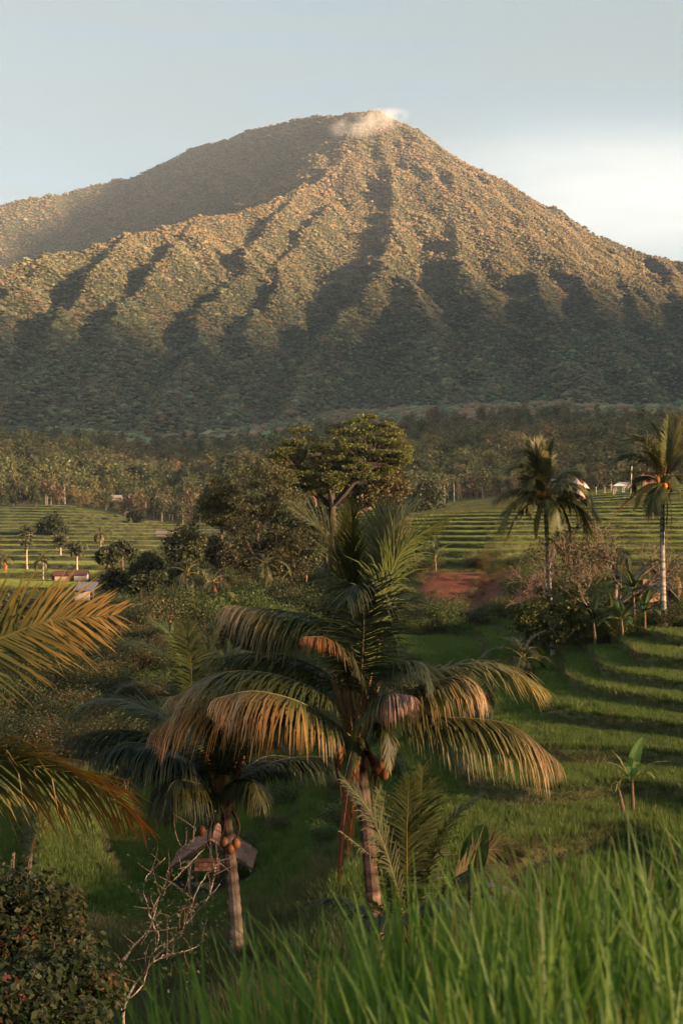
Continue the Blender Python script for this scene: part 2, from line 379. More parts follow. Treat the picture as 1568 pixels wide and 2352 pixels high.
GC = np.where(RIS[..., None] > 0, g_dry * .25 * nB + g_grass * .45 + g_soil * .15, GC)
GC = np.where(FLD[..., None] > .5, g_mud, GC)
sc = scar_mask(XX, YY)[..., None]
GC = GC * (1 - sc) + (col(.095, .030, .016) * (0.35 + 1.3 * nB) + col(.10, .07, .03) * smooth(.55, .75, nA)) * sc
red2 = (smooth(.62, .7, fbm(XX / 7, YY / 7, 99, 3)) * (1 - FLD) * (YY > 50) * (YY < 180) * (VX < 900))[..., None]
GC = GC * (1 - red2 * .7) + col(.13, .06, .03) * red2 * .7
GC = np.where(YY[..., None] > 620, col(.03, .036, .016) + 0 * GC, GC)
mb = MB()
ii = (np.arange(ROWS - 1)[:, None] * CW + np.arange(CW - 1)[None]).ravel()
mb.add(np.stack([XX, YY, ZZ], -1).reshape(-1, 3), np.stack([ii, ii + 1, ii + CW + 1, ii + CW], -1), GC.reshape(-1, 3))
tag(mb.build('ground', M_GROUND, smooth_shade=True), kind='structure')

# land around and behind: carries on from the edges of the fan; an unseen high ridge is added to the right behind the viewpoint to block the sun
nr, na_ = 130, 96
rr_ = np.exp(np.linspace(math.log(1.0), math.log(2600), nr)); edge = math.hypot(1, UM)
zR = terrain(UM * rr_, rr_) - smooth(1900, 2500, rr_) * 25; zL = terrain(-UM * rr_, rr_) - smooth(1900, 2500, rr_) * 25
far_r = np.exp(np.linspace(math.log(2600), math.log(15000), 60))[1:]
rr2 = np.concatenate([rr_, far_r]); zR2 = np.concatenate([zR, np.full(len(far_r), zR[-1])]); zL2 = np.concatenate([zL, np.full(len(far_r), zL[-1])])
th0 = math.atan2(1, UM); th1 = math.pi - th0                # from the left edge round the back to the right edge
th = np.linspace(th1, th0 + 2 * math.pi, na_)
TH, RR = np.meshgrid(th, rr2 * edge); tt = np.linspace(0, 1, na_)[None]
ZB = zL2[:, None] * (1 - tt) + zR2[:, None] * tt
Xr, Yr = RR * np.cos(TH), RR * np.sin(TH)
# height of the added sun-blocking ridge along the direction of the sun
sdir = np.array((-math.sin(SUN_A), -math.cos(SUN_A)))
along = Xr * sdir[0] + Yr * sdir[1]; across = -Xr * sdir[1] + Yr * sdir[0]
BLOCKER_H, BLOCKER_D = 1900.0, 6000.0; SUN_GAP = 0.57
prof = BLOCKER_H + 90 * (fbm(across / 900 + 5, across * 0, 61, 4) - .5) * 2
prof = prof * (1 - SUN_GAP * np.exp(-((across - 300) / 640.0) ** 2))  # dip shaped into the added ridge so low sun reaches the near valley
RZ = prof * np.exp(-((along - BLOCKER_D) / 1500.0) ** 2) * (1 - smooth(7500, 11000, np.abs(across))) + 60 * (fbm(Xr / 700, Yr / 700, 62, 4) - .5) * smooth(1500, 3000, RR)
ZB = np.minimum(ZB, 20 + 0 * ZB) * 1.0 + np.where(RR > 600, np.maximum(RZ, -30), 0) * smooth(600, 3000, RR)
blend_e = np.minimum(tt, 1 - tt); keep = np.exp(-(blend_e / .02) ** 2)
ZB = ZB * (1 - keep) + (zL2[:, None] * (tt < .5) + zR2[:, None] * (tt >= .5)) * keep
mb = MB(); nR = len(rr2); ii = (np.arange(nR - 1)[:, None] * na_ + np.arange(na_ - 1)[None]).ravel()
mb.add(np.stack([Xr, Yr, ZB], -1).reshape(-1, 3), np.stack([ii, ii + 1, ii + na_ + 1, ii + na_], -1), col(.035, .05, .02))
tag(mb.build('hills_and_sun_blocking_ridge', M_HILL, smooth_shade=True), kind='structure')

# ------------------------------------------------------------------ the mountain, from its ridge lines
def ridge(pts): return np.array([P(a, b, D) for a, b, D in pts])
ridges = [
 (ridge([(868, 248, 5000), (790, 256, 5150), (700, 266, 5350), (620, 279, 5500), (560, 299, 5620), (430, 339, 5780), (320, 396, 5780), (180, 431, 5620), (0, 465, 5450), (-300, 525, 5250), (-800, 640, 4900)]), .85, .55),
 (ridge([(868, 255, 4990), (826, 300, 4850), (808, 345, 4700), (745, 402, 4480), (600, 466, 4200), (500, 494, 4020), (400, 512, 3840), (200, 556, 3520), (0, 604, 3250), (-300, 690, 2950), (-700, 820, 2700)]), .82, .60),
 (ridge([(868, 248, 5000), (920, 278, 4980), (1000, 330, 4960), (1100, 394, 4930), (1200, 445, 4900), (1300, 484, 4860), (1400, 538, 4800), (1500, 578, 4740), (1568, 600, 4700), (1900, 700, 4500), (2400, 850, 4200)]), .70, .5),
 # spurs on the near face
 (ridge([(480, 490, 3990), (400, 570, 3640), (300, 680, 3180), (230, 800, 2720), (200, 900, 2350)]), .98, .98),
 (ridge([(690, 415, 4400), (640, 480, 4150), (560, 590, 3720), (470, 710, 3220), (400, 830, 2720), (360, 920, 2350)]), .98, .98),
 (ridge([(300, 525, 3680), (220, 620, 3300), (130, 740, 2860), (60, 860, 2430)]), .98, .98),
 (ridge([(120, 575, 3400), (40, 660, 3080), (-60, 770, 2680), (-140, 880, 2300)]), .98, .98),
 (ridge([(-100, 640, 3100), (-220, 760, 2700)]), .98, .98),
 (ridge([(806, 350, 4690), (770, 450, 4350), (700, 530, 4050), (650, 600, 3800), (600, 700, 3380), (540, 830, 2820), (500, 950, 2320)]), .98, .98),
 (ridge([(865, 290, 4850), (885, 400, 4500), (905, 500, 4170), (885, 600, 3820)]), .98, .98),
 (ridge([(885, 612, 3780), (830, 680, 3480), (760, 780, 3050), (710, 870, 2650), (680, 940, 2350)]), .98, .98),
 (ridge([(900, 612, 3780), (970, 700, 3430), (1010, 800, 3000), (1050, 900, 2560)]), .98, .98),
 (ridge([(950, 300, 4930), (1010, 400, 4600), (1045, 480, 4350), (1060, 580, 3980), (1080, 690, 3520), (1110, 800, 3020), (1140, 900, 2560)]), .98, .98),
 (ridge([(1080, 380, 4900), (1110, 440, 4640), (1090, 510, 4320)]), .98, .98),
 (ridge([(1165, 425, 4880), (1185, 500, 4540), (1195, 590, 4120), (1230, 690, 3650), (1300, 790, 3150), (1340, 880, 2700)]), .98, .98),
 (ridge([(1270, 470, 4870), (1290, 560, 4400), (1330, 660, 3900), (1400, 760, 3370), (1450, 860, 2850)]), .98, .98),
 (ridge([(1400, 538, 4800), (1420, 620, 4330), (1480, 720, 3800), (1550, 830, 3200)]), .98, .98),
 (ridge([(1500, 578, 4740), (1560, 680, 4180), (1640, 800, 3500)]), .98, .98),
 (ridge([(1640, 625, 4660), (1740, 740, 4000), (1850, 860, 3300)]), .98, .98),
]
def seg_height(x, y, pts, sf, sb):
    global DM
    best = np.full(x.shape, -1e9); DM = np.full(x.shape, 1e9)
    for a, b in zip(pts[:-1], pts[1:]):
        dx, dy = b[0] - a[0], b[1] - a[1]; L2 = dx * dx + dy * dy
        t0_ = ((x - a[0]) * dx + (y - a[1]) * dy) / L2; t = np.clip(t0_, 0, 1)
        d = np.hypot(x - a[0] - t * dx, y - a[1] - t * dy)
        DM = np.minimum(DM, d)
        side = (x - a[0]) * dy - (y - a[1]) * dx
        sl = np.where(side * (1 if dx < 0 else -1) > 0, sb, sf)     # sb on the far side, sf on the near side
        if sf != sb: sl = np.where((t0_ < 0) | (t0_ > 1), max(sf, sb), sl)
        best = np.maximum(best, a[2] + t * (b[2] - a[2]) - sl * d - 0.00006 * d * d * 0)
    return best
def mountain_z(x, y):
    wx = x + (fbm(x / 300, y / 300, 31, 3) - .5) * 90; wy = y + (fbm(x / 300, y / 300, 35, 3) - .5) * 90
    mx = None; hs = []; dcr = np.full(np.shape(x), 1e9)
    for pts, sf, sb in ridges:
        hs.append(seg_height(wx if mx is not None else x, wy if mx is not None else y, pts, sf, sb)); mx = 1
        if len(hs) <= 3: dcr = np.minimum(dcr, DM)
    vx = x / y * F + CX
    # the general fall of the near face under the spurs
    rc = np.hypot((x - 130) * 1.05, y - 5040)
    cone = np.interp(rc, [0, 340, 660, 1190, 1890, 2340, 2790, 3040, 3540, 6000], [1370, 1105, 850, 540, 310, 220, 160, 135, 95, 60]) - 25
    hs.append(cone)
    hs = np.array(hs); m = hs.max(0); k = 9.0
    h = m + k * np.log(np.exp((hs - m) / k).sum(0)) - k * .6
    rd = 1 - np.abs(fbm(x / 120 + y / 400 + 4, y / 230, 51, 3) * 2 - 1)
    crest = np.exp(-(dcr / 75) ** 2); h = h - 5 + (rd - .72) * 66 * smooth(150, 500, h) * (1 - .75 * crest) + (fbm(x / 45, y / 45, 52, 2) - .5) * 14
    return h
def land_z(x, y):
    gz = z_base(x / y, np.minimum(y, 2300)) + (fbm(x / 170 + 2, y / 210, 15, 2) - .38) * 46 * (1 - smooth(1700, 2300, y)) + (fbm(x / 120, y / 120, 71, 3) - .5) * 18 * smooth(900, 1500, y)
    return np.maximum(gz, mountain_z(x, y))
gx = np.arange(-3300, 3301, 16.0); gy = np.concatenate([np.arange(1450, 6300, 16.0), np.arange(6300, 8000, 60.0)])
GX, GY = np.meshgrid(gx, gy); GZ = land_z(GX, GY)
GZ = GZ - 60 * smooth(1650, 1450, GY) * 0 - 40 * (1 - smooth(1450, 1500, GY))
mb = MB(); nx = len(gx); ii = (np.arange(len(gy) - 1)[:, None] * nx + np.arange(nx - 1)[None]).ravel()
mb.add(np.stack([GX, GY, GZ], -1).reshape(-1, 3), np.stack([ii, ii + 1, ii + nx + 1, ii + nx], -1), col(.022, .028, .012))
tag(mb.build('mountain', M_HILL, smooth_shade=True), kind='structure')
# ------------------------------------------------------------------ forest on the mountain and at its foot
def unlinked(mb, name, mats, sm=False): return mb.build(name, mats, link=False, smooth_shade=sm)
def leaves(mb, C, size, colr, droop=0.3, jitter=0.25, up=0.6, m=0, norm=None):
    """diamond shaped leaves at the points C"""
    n = len(C)
    size = np.full(n, size) if np.isscalar(size) else size
    size = size * rng.uniform(.7, 1.3, n)
    d = unit(rng.normal(size=(n, 3)) * np.array((1, 1, .45)) + np.array((0, 0, -droop)))
    nn = unit(rng.normal(size=(n, 3)) * .6 + np.array((0, 0, up))) if norm is None else unit(norm + rng.normal(size=(n, 3)) * .5)
    s = unit(np.cross(d, nn)); w = size * .32
    a = C; b = C + d * (size * .5)[:, None] + s * w[:, None]; t = C + d * size[:, None] - np.array((0, 0, 1)) * (size * .12)[:, None]
    e = C + d * (size * .5)[:, None] - s * w[:, None]
    V = np.stack([a, b, t, e], 1).reshape(-1, 3); Fq = np.arange(4 * n).reshape(-1, 4)
    cc = np.asarray(colr, float)
    if cc.ndim == 1: cc = np.tile(cc, (n, 1))
    cc = cc * rng.uniform(1 - jitter, 1 + jitter, (n, 1))
    mb.add(V, Fq, np.repeat(cc, 4, 0), m)
def crown_proto(k):
    mb = MB(); v, f = ico(2); nL = [7, 5, 8, 6, 4, 9][k]
    for i in range(nL):
        a = i * 2.4 + k; r = (0 if i == 0 else .50); c = np.array((math.cos(a) * r, math.sin(a) * r, .45 + .35 * ((i * 7 + k * 3) % 5) / 5 - r * .35)); s = .42 + .16 * ((i * 5 + k) % 3) / 2
        d = 1 + .24 * (fbm(v[:, 0] * 2.2 + i * 3 + k * 11, v[:, 1] * 2.6 + v[:, 2] * 2.2, k * 7 + i, 3) - .5) * 2
        mb.add(v * d[:, None] * np.array((s, s, s * .8)) + c, f, col(1, 1, 1) * (.9 + .2 * ((i * 3 + k) % 4) / 3))
    return unlinked(mb, 'tree_crown', M_FOREST)
crowns = [crown_proto(k) for k in range(6)]
def tree_mesh_proto(k, leafn=420, leafs=.16, name='leafy_tree'):
    """trunk and loose crown, about 1 unit wide and 1.5 high; for trees in the wood at the foot"""
    mb = MB(); h = [1.5, 1.8, 1.3, 2.0][k % 4]; pale = col(.30, .25, .18) if k % 2 else col(.14, .11, .08)
    tube(mb, [(0, 0, -.2), (.02, 0, h * .4), (.0, .03, h * .8)], [.035, .028, .012], pale, 5)
    for i in range(4):
        a = i * 1.7 + k; tube(mb, [(0, 0, h * (.35 + .1 * i)), (.3 * math.cos(a), .3 * math.sin(a), h * (.55 + .1 * i))], [.018, .006], pale, 4)
    nc = 9; P_ = []
    for i in range(nc):
        a = i * 2.4 + k; r = .34 * math.sqrt((i + .5) / nc) * (1.1 if k % 2 == 0 else .8); zz = h * (.95 - .5 * (i / nc)) + .05 * math.sin(i * 4.1 + k)
        zz = zz if k % 3 == 1 else h * (.92 - .80 * (i / nc)); P_.append(np.array((r * math.cos(a), r * math.sin(a), zz)) + rng.normal(size=(leafn // nc, 3)) * np.array((.13, .13, .10)))
    P_ = np.concatenate(P_); leaves(mb, P_, leafs, col(1, 1, 1), jitter=.4)
    return unlinked(mb, name, M_WOODS)
leafy = [tree_mesh_proto(k) for k in range(6)]

def visible(x, y, z, tall, slack=.012):
    """keep what a viewer near the viewpoint could see over the land in front of it"""
    uu = np.clip(((x / y) + .5) * 800, 0, 799).astype(int); order = np.lexsort((y, uu)); e = (z / y)[order]; ub = uu[order]
    run = np.empty(len(e)); cur = -9; last = -1
    for i in range(len(e)):
        if ub[i] != last: last = ub[i]; cur = -9
        run[i] = cur
        if e[i] > cur: cur = e[i]
    ok = (e + tall / y[order]) > run - slack; res = np.zeros(len(e), bool); res[order] = ok
    return res
# mountain crowns
pts = []
for y0, y1, sp in ((1500, 2300, 6.6), (2300, 3200, 6.6), (3200, 4700, 7.3), (4700, 6300, 9.5)):
    ax = np.arange(-.30 * y1, .30 * y1, sp); ay = np.arange(y0, y1, sp); a, b = np.meshgrid(ax, ay)
    a = a + rng.uniform(-.48, .48, a.shape) * sp; b = b + rng.uniform(-.48, .48, b.shape) * sp
    k = (np.abs(a) < .29 * b); pts.append(np.stack([a[k], b[k]], 1))
pts = np.concatenate(pts); z = land_z(pts[:, 0], pts[:, 1]); k = visible(pts[:, 0], pts[:, 1], z, 12)
pts = pts[k]; z = z[k]; x, y = pts.T; n = len(x)
big = fbm(x / 180, y / 180, 81, 3); r1 = rng.random(n)
size = rng.uniform(3.5, 6.2, n) * (1 + .9 * (rng.random(n) > .95)) * (1 + .12 * (y < 2600))
dark = col(.048, .064, .034); olive = col(.068, .074, .036); brown = col(.150, .088, .052); green = col(.060, .076, .034)
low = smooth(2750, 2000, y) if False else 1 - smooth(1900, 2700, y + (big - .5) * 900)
wB = np.clip(.28 + low * .35 + .25 * smooth(600, 1000, z) + (fbm(x / 60, y / 60, 83, 2) - .5) * .9, 0, 1) * (r1 > .35)  # extra brown high up stands for the warm sunlit hue
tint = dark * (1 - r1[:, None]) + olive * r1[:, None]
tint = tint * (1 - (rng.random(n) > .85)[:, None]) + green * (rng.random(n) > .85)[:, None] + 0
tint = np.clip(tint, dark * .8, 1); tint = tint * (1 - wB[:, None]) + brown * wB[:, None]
hz = smooth(350, 900, z)[:, None] * .5; tint = tint * (1 - hz) + col(.105, .078, .036) * hz; tint *= (1 + .30 * (1 - smooth(350, 700, z)))[:, None] * rng.uniform(1.1, 1.5, (n, 1)) * (1 + .35 * low[:, None])  # lower slopes tinted lighter against the shade, upper slopes warmer like sunlight
scl = np.stack([size, size, size * rng.uniform(.7, 1.1, n)], 1)
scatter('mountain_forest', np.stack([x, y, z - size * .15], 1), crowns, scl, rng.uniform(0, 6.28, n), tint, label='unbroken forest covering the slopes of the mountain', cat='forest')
print('mountain crowns', n)
# wood on the lower slopes
ax = np.arange(-520, 520, 7.0); ay = np.arange(590, 1600, 7.0); a, b = np.meshgrid(ax, ay); a = (a + rng.uniform(-.5, .5, a.shape) * 7).ravel(); b = (b + rng.uniform(-.5, .5, b.shape) * 7).ravel()
k = np.abs(a) < .29 * b; a = a[k]; b = b[k]; z = terrain(a, b); k = visible(a, b, z, 14); a, b, z = a[k], b[k], z[k]; n = len(a)
vxa = a / b * F + CX
clear = ((vxa < 110) & (b > 760) & (b < 860)) | (rng.random(n) > smooth(590, 690, b + (fbm(a / 35, b / 35, 88, 2) - .5) * 120))
k = ~clear; a, b, z, vxa = a[k], b[k], z[k], vxa[k]; n = len(a)
size = rng.uniform(6.5, 12, n); r1 = rng.random(n)
wB = np.clip(.28 + (fbm(a / 50, b / 50, 85, 2) - .5) * 1.4, 0, 1) * (r1 > .25)
tint = (col(.034, .044, .018) * (1 - r1[:, None]) + col(.062, .064, .026) * r1[:, None]); tint = tint * (1 - wB[:, None]) + col(.105, .074, .040) * wB[:, None]
tint *= rng.uniform(1.5, 2.7, (n, 1)); size = size * (.45 + .55 * smooth(640, 800, b)) * (.7 + .7 * fbm(a / 30, b / 30, 87, 2))
order = np.argsort(b)
FOOT = dict(x=a[order], y=b[order], z=z[order], s=size[order], t=tint[order]); NIND = 150
ZP = crowns + leafy
for q, o_ in enumerate(ZP): o_.name = 'kind_%02d_tree' % q
sl = slice(NIND, None); fb = FOOT['y'][sl]; isc = rng.random(len(fb)) < smooth(850, 1350, fb) * .9; fidx = np.where(isc, rng.integers(0, 6, len(fb)), 6 + rng.integers(0, 6, len(fb))); FT = FOOT['t'][sl] * np.where(isc, .62, 1)[:, None]; FS = FOOT['s'][sl] * np.where(isc, .62, 1)
scatter('foothill_wood', np.stack([FOOT['x'], FOOT['y'], FOOT['z']], 1)[sl], ZP, FS, rng.uniform(0, 6.28, n - NIND), FT, idx=fidx, label='mixed brownish wood rising from the paddies to the foot of the mountain', cat='wood')
print('foothill', n)
# ------------------------------------------------------------------ coconut palms
K_GREEN = col(.056, .068, .020); K_YEL = col(.16, .13, .035); K_ORANGE = col(.31, .145, .045); K_TAN = col(.42, .29, .17); K_DEAD = col(.20, .065, .030); K_BLUE = col(.042, .060, .034)
def bez(ctrl, n):
    """smooth curve through the given points"""
    p = np.asarray(ctrl, float)
    d = np.concatenate([[0], np.cumsum(np.linalg.norm(np.diff(p, axis=0), axis=1))]); d /= d[-1]
    t = np.linspace(0, 1, n); m = np.gradient(p, d, axis=0)
    o = np.empty((n, 3))
    for i, q in enumerate(t):
        k = min(np.searchsorted(d, q, 'right') - 1, len(p) - 2); h = d[k + 1] - d[k]; s = (q - d[k]) / h
        o[i] = (2*s**3-3*s*s+1)*p[k] + (s**3-2*s*s+s)*h*m[k] + (-2*s**3+3*s*s)*p[k+1] + (s**3-s*s)*h*m[k+1]
    return o
def frond(root, curve, parent_loc, leaf=.75, nleaf=70, droop=.5, vee=.35, green=K_GREEN, tip=None, dry=0.0, dryc=K_ORANGE, radial=None, width=.034, start=.16, name='frond', segs=3, rach=col(.22, .17, .05), label=None, rr=.028, sweep=.5, ragged=.2, fixed_side=None):
    curve = np.asarray(curve, float); n = len(curve); L = np.linalg.norm(np.diff(curve, axis=0), axis=1).sum()
    t = unit(np.gradient(curve, axis=0))
    rad = np.array(radial if radial is not None else (curve[-1] - curve[0])) * (1, 1, 0)
    if np.linalg.norm(rad) < 1e-3: rad = np.array((0, -1.0, 0))
    rad = unit(rad); side = np.array((-rad[1], rad[0], 0)) if fixed_side is None else unit(np.array(fixed_side, float))
    mb = MB(); rb = MB() if nleaf >= 90 else mb
    tube(rb, curve, np.linspace(rr * (L / 4.5), .004, n) , np.linspace(0, 1, n)[:, None] * (np.asarray(green) * 1.6 - rach) * .5 + rach, 5)
    s_ = np.linspace(start, .995, nleaf); s_ = np.repeat(s_, 2); sg = np.tile([1, -1], nleaf); s_ = s_ + rng.normal(0, .003, len(s_)); s_ = np.clip(s_, 0, .999)
    idx = s_ * (n - 1); i0 = np.floor(idx).astype(int); fr = (idx - i0)[:, None]; i1 = np.minimum(i0 + 1, n - 1)
    p = curve[i0] * (1 - fr) + curve[i1] * fr; tt = unit(t[i0] * (1 - fr) + t[i1] * fr)
    sd = unit(side[None] - tt * (tt @ side)[:, None]); nn = np.cross(sd, tt)
    nn = np.where(((nn @ rad) * 0 + nn[:, 2] * 1.0 - (nn @ rad) * .6)[:, None] < 0, -nn, nn)     # the upper face of the frond
    q = (s_ - start) / (1 - start); ll = leaf * (L / 4.5) * (0.35 + .65 * np.sin(np.clip(q * 1.15 + .18, 0, 1.25) * np.pi / 1.45)) * np.where(q > .8, 1 - (q - .8) * 2.6, 1) * rng.uniform(1 - ragged, 1 + ragged, len(q))
    a = sweep + .55 * q + rng.normal(0, .085, len(q)); vv = vee + rng.normal(0, .13, len(q))
    d = (sd * (sg * np.cos(vv))[:, None] + nn * np.sin(vv)[:, None]) * np.cos(a)[:, None] + tt * np.sin(a)[:, None]; d = unit(unit(d) - np.array((0, 0, 1)) * (.55 * droop))
    w = width * (L / 4.5) ** .5 * rng.uniform(.8, 1.2, len(q)) * (.55 + .45 * np.sin(np.clip(q + .1, 0, 1) * np.pi)); dr = 1.3 * droop * rng.uniform(.6, 1.4, len(q)) + (rng.random(len(q)) < .07) * rng.uniform(.6, 1.6, len(q)); ll = ll * np.where(rng.random(len(q)) < .06, rng.uniform(.3, .8, len(q)), 1)
    wd = unit(np.cross(d, nn)); pos = p.copy(); Vs = []; prof = [.7, 1, .75, .05] if segs == 3 else [.8, 1, .05]
    wid = np.array(prof); dd = d.copy()
    for k in range(segs + 1):
        Vs.append(pos - wd * (w * wid[k] / 2)[:, None]); Vs.append(pos + wd * (w * wid[k] / 2)[:, None])
        pos = pos + dd * (ll / segs)[:, None]; dd = unit(dd - np.array((0, 0, 1)) * (dr * (.6 + .5 * k))[:, None])
    m = len(q); V = np.stack(Vs, 1)                    # m, 2(segs+1), 3
    Fq = np.concatenate([np.stack([np.arange(m) * 2 * (segs + 1) + 2 * k + c for c in (0, 1, 3, 2)], 1) for k in range(segs)])
    kk = np.repeat(np.linspace(0, 1, segs + 1), 2)[None, :, None]; qq = q[:, None, None]
    g = np.asarray(green)[None, None] * rng.uniform(.75, 1.3, (m, 1, 1)); dc = np.asarray(dryc)[None, None] * rng.uniform(.6, 1.3, (m, 1, 1)); ye = K_YEL[None, None] * rng.uniform(.7, 1.2, (m, 1, 1))
    f = np.clip(dry * 1.5 + (qq * .9 + kk * .7 - 1.15) * (1.0 + dry) * (1 if tip is None else 1.0) + rng.normal(0, .12, (m, 1, 1)), 0, 1) * (1 if dry > 0 or tip is not None else .25)
    Cc = g * (1 - np.clip(f * 2, 0, 1)) + ye * np.clip(f * 2, 0, 1); Cc = Cc * (1 - np.clip(f * 2 - 1, 0, 1)) + dc * np.clip(f * 2 - 1, 0, 1)
    if tip is not None:
        e = np.clip((qq - .62) * 3.0 + kk * .6 - .2 + rng.normal(0, .12, (m, 1, 1)), 0, 1); Cc = Cc * (1 - e) + np.asarray(tip)[None, None] * rng.uniform(.6, 1.25, (m, 1, 1)) * e
    mb.add(V.reshape(-1, 3), Fq, Cc.reshape(-1, 3))
    o = mb.build(name, M_FROND, parent=root)
    if rb is not mb: rb.build('midrib', M_FROND, parent=o)
    if label: o['label'] = label
    return o
def palm_trunk(root, base, top, r0, r1, lean=None, c=col(.19, .155, .12), pale=None, ring=.11):
    n = max(12, int(np.linalg.norm(np.array(top) - np.array(base)) / ring)); n = min(n, 140)
    t = np.linspace(0, 1, n)[:, None]; mid = (np.array(base) + np.array(top)) / 2 + (np.array(lean) if lean is not None else 0)
    p = (1 - t) ** 2 * np.array(base) + 2 * t * (1 - t) * mid + t * t * np.array(top)
    rad = np.linspace(r0, r1, n) * (1 + .10 * (np.arange(n) % 2)) * (1 + .25 * np.exp(-np.linspace(0, 14, n)))
    cc = c * (.55 + .9 * fbm(np.arange(n) * .37, np.zeros(n), int(abs(base[0]) * 10) % 97, 3))[:, None] * np.where(np.arange(n) % 3 == 0, .25, 1)[:, None] * rng.uniform(.5, 1.3, (n, 1))
    if pale is not None: k = smooth(.35, .0, t); cc = cc * 1; k = 1 - smooth(.35, .75, t); cc = cc * (1 - k) + pale * rng.uniform(.55, 1.15, (n, 1)) * np.where(np.arange(n) % 4 == 0, .5, 1)[:, None] * k
    mb = MB(); tube(mb, p, rad, cc, 10)
    return mb.build('trunk', M_PALMBARK, parent=root, smooth_shade=False)
def nuts(root, pts, r, c=col(.16, .06, .018)):
    for p in pts:
        mb = MB(); blob(mb, p, (r, r, r * 1.2), c * R.uniform(.6, 1.1), 2, .08, R.randrange(99)); mb.build('coconut', M_NUT, parent=root, smooth_shade=True)
def dead_sheath(root, top, n=8, length=1.0, spread=.20, c=K_DEAD, r=.18):
    mb = MB()
    for i in range(n):
        a = i * 2.4; p0 = np.array(top) + np.array((math.cos(a) * r, math.sin(a) * r, R.uniform(-.2, .15)))
        p1 = p0 + np.array((math.cos(a) * spread, math.sin(a) * spread, -length * R.uniform(.2, .5))); p2 = p1 + np.array((R.uniform(-.1, .1), R.uniform(-.1, .1), -length * R.uniform(.3, .7)))
        tube(mb, bez([p0, p1, p2], 8), np.linspace(.045, .008, 8), c * R.uniform(.3, .9), 5)
    return mb.build('dry_sheath', M_BARK, parent=root)
def stubs(root, top, n=9, c=col(.19, .115, .05), L=.7, r=.17):
    """bases of the leaf stalks around the growing point"""
    for i in range(n):
        a = i * 2.4; mb = MB(); p0 = np.array(top) + np.array((math.cos(a) * r * .6, math.sin(a) * r * .6, -.35))
        tube(mb, [p0, p0 + np.array((math.cos(a) * r * .9, math.sin(a) * r * .9, L * .5)), p0 + np.array((math.cos(a) * r * 1.9, math.sin(a) * r * 1.9, L))], [.075, .06, .03], c * R.uniform(.7, 1.2), 6)
        mb.build('leaf_base', M_BARK, parent=root)

def Z1(a, b): return 296.6 + .6486 * a, 1118.6 + .6486 * b
def Z2(a, b): return .5405 * a, 1313.6 + .5405 * b
def Z3(a, b): return 593 + .4324 * a, 1652.5 + .4324 * b
def Z4(a, b): return 1101.7 + .2973 * a, 932.2 + .2973 * b
def path(Y, pts, conv=None, n=34):
    """pts: picture x, y and depth offset in metres"""
    o = []
    for q in pts:
        vx, vy = conv(q[0], q[1]) if conv else q[:2]
        o.append(P(vx, vy, Y + (q[2] if len(q) > 2 else 0)))
    return bez(o, n)

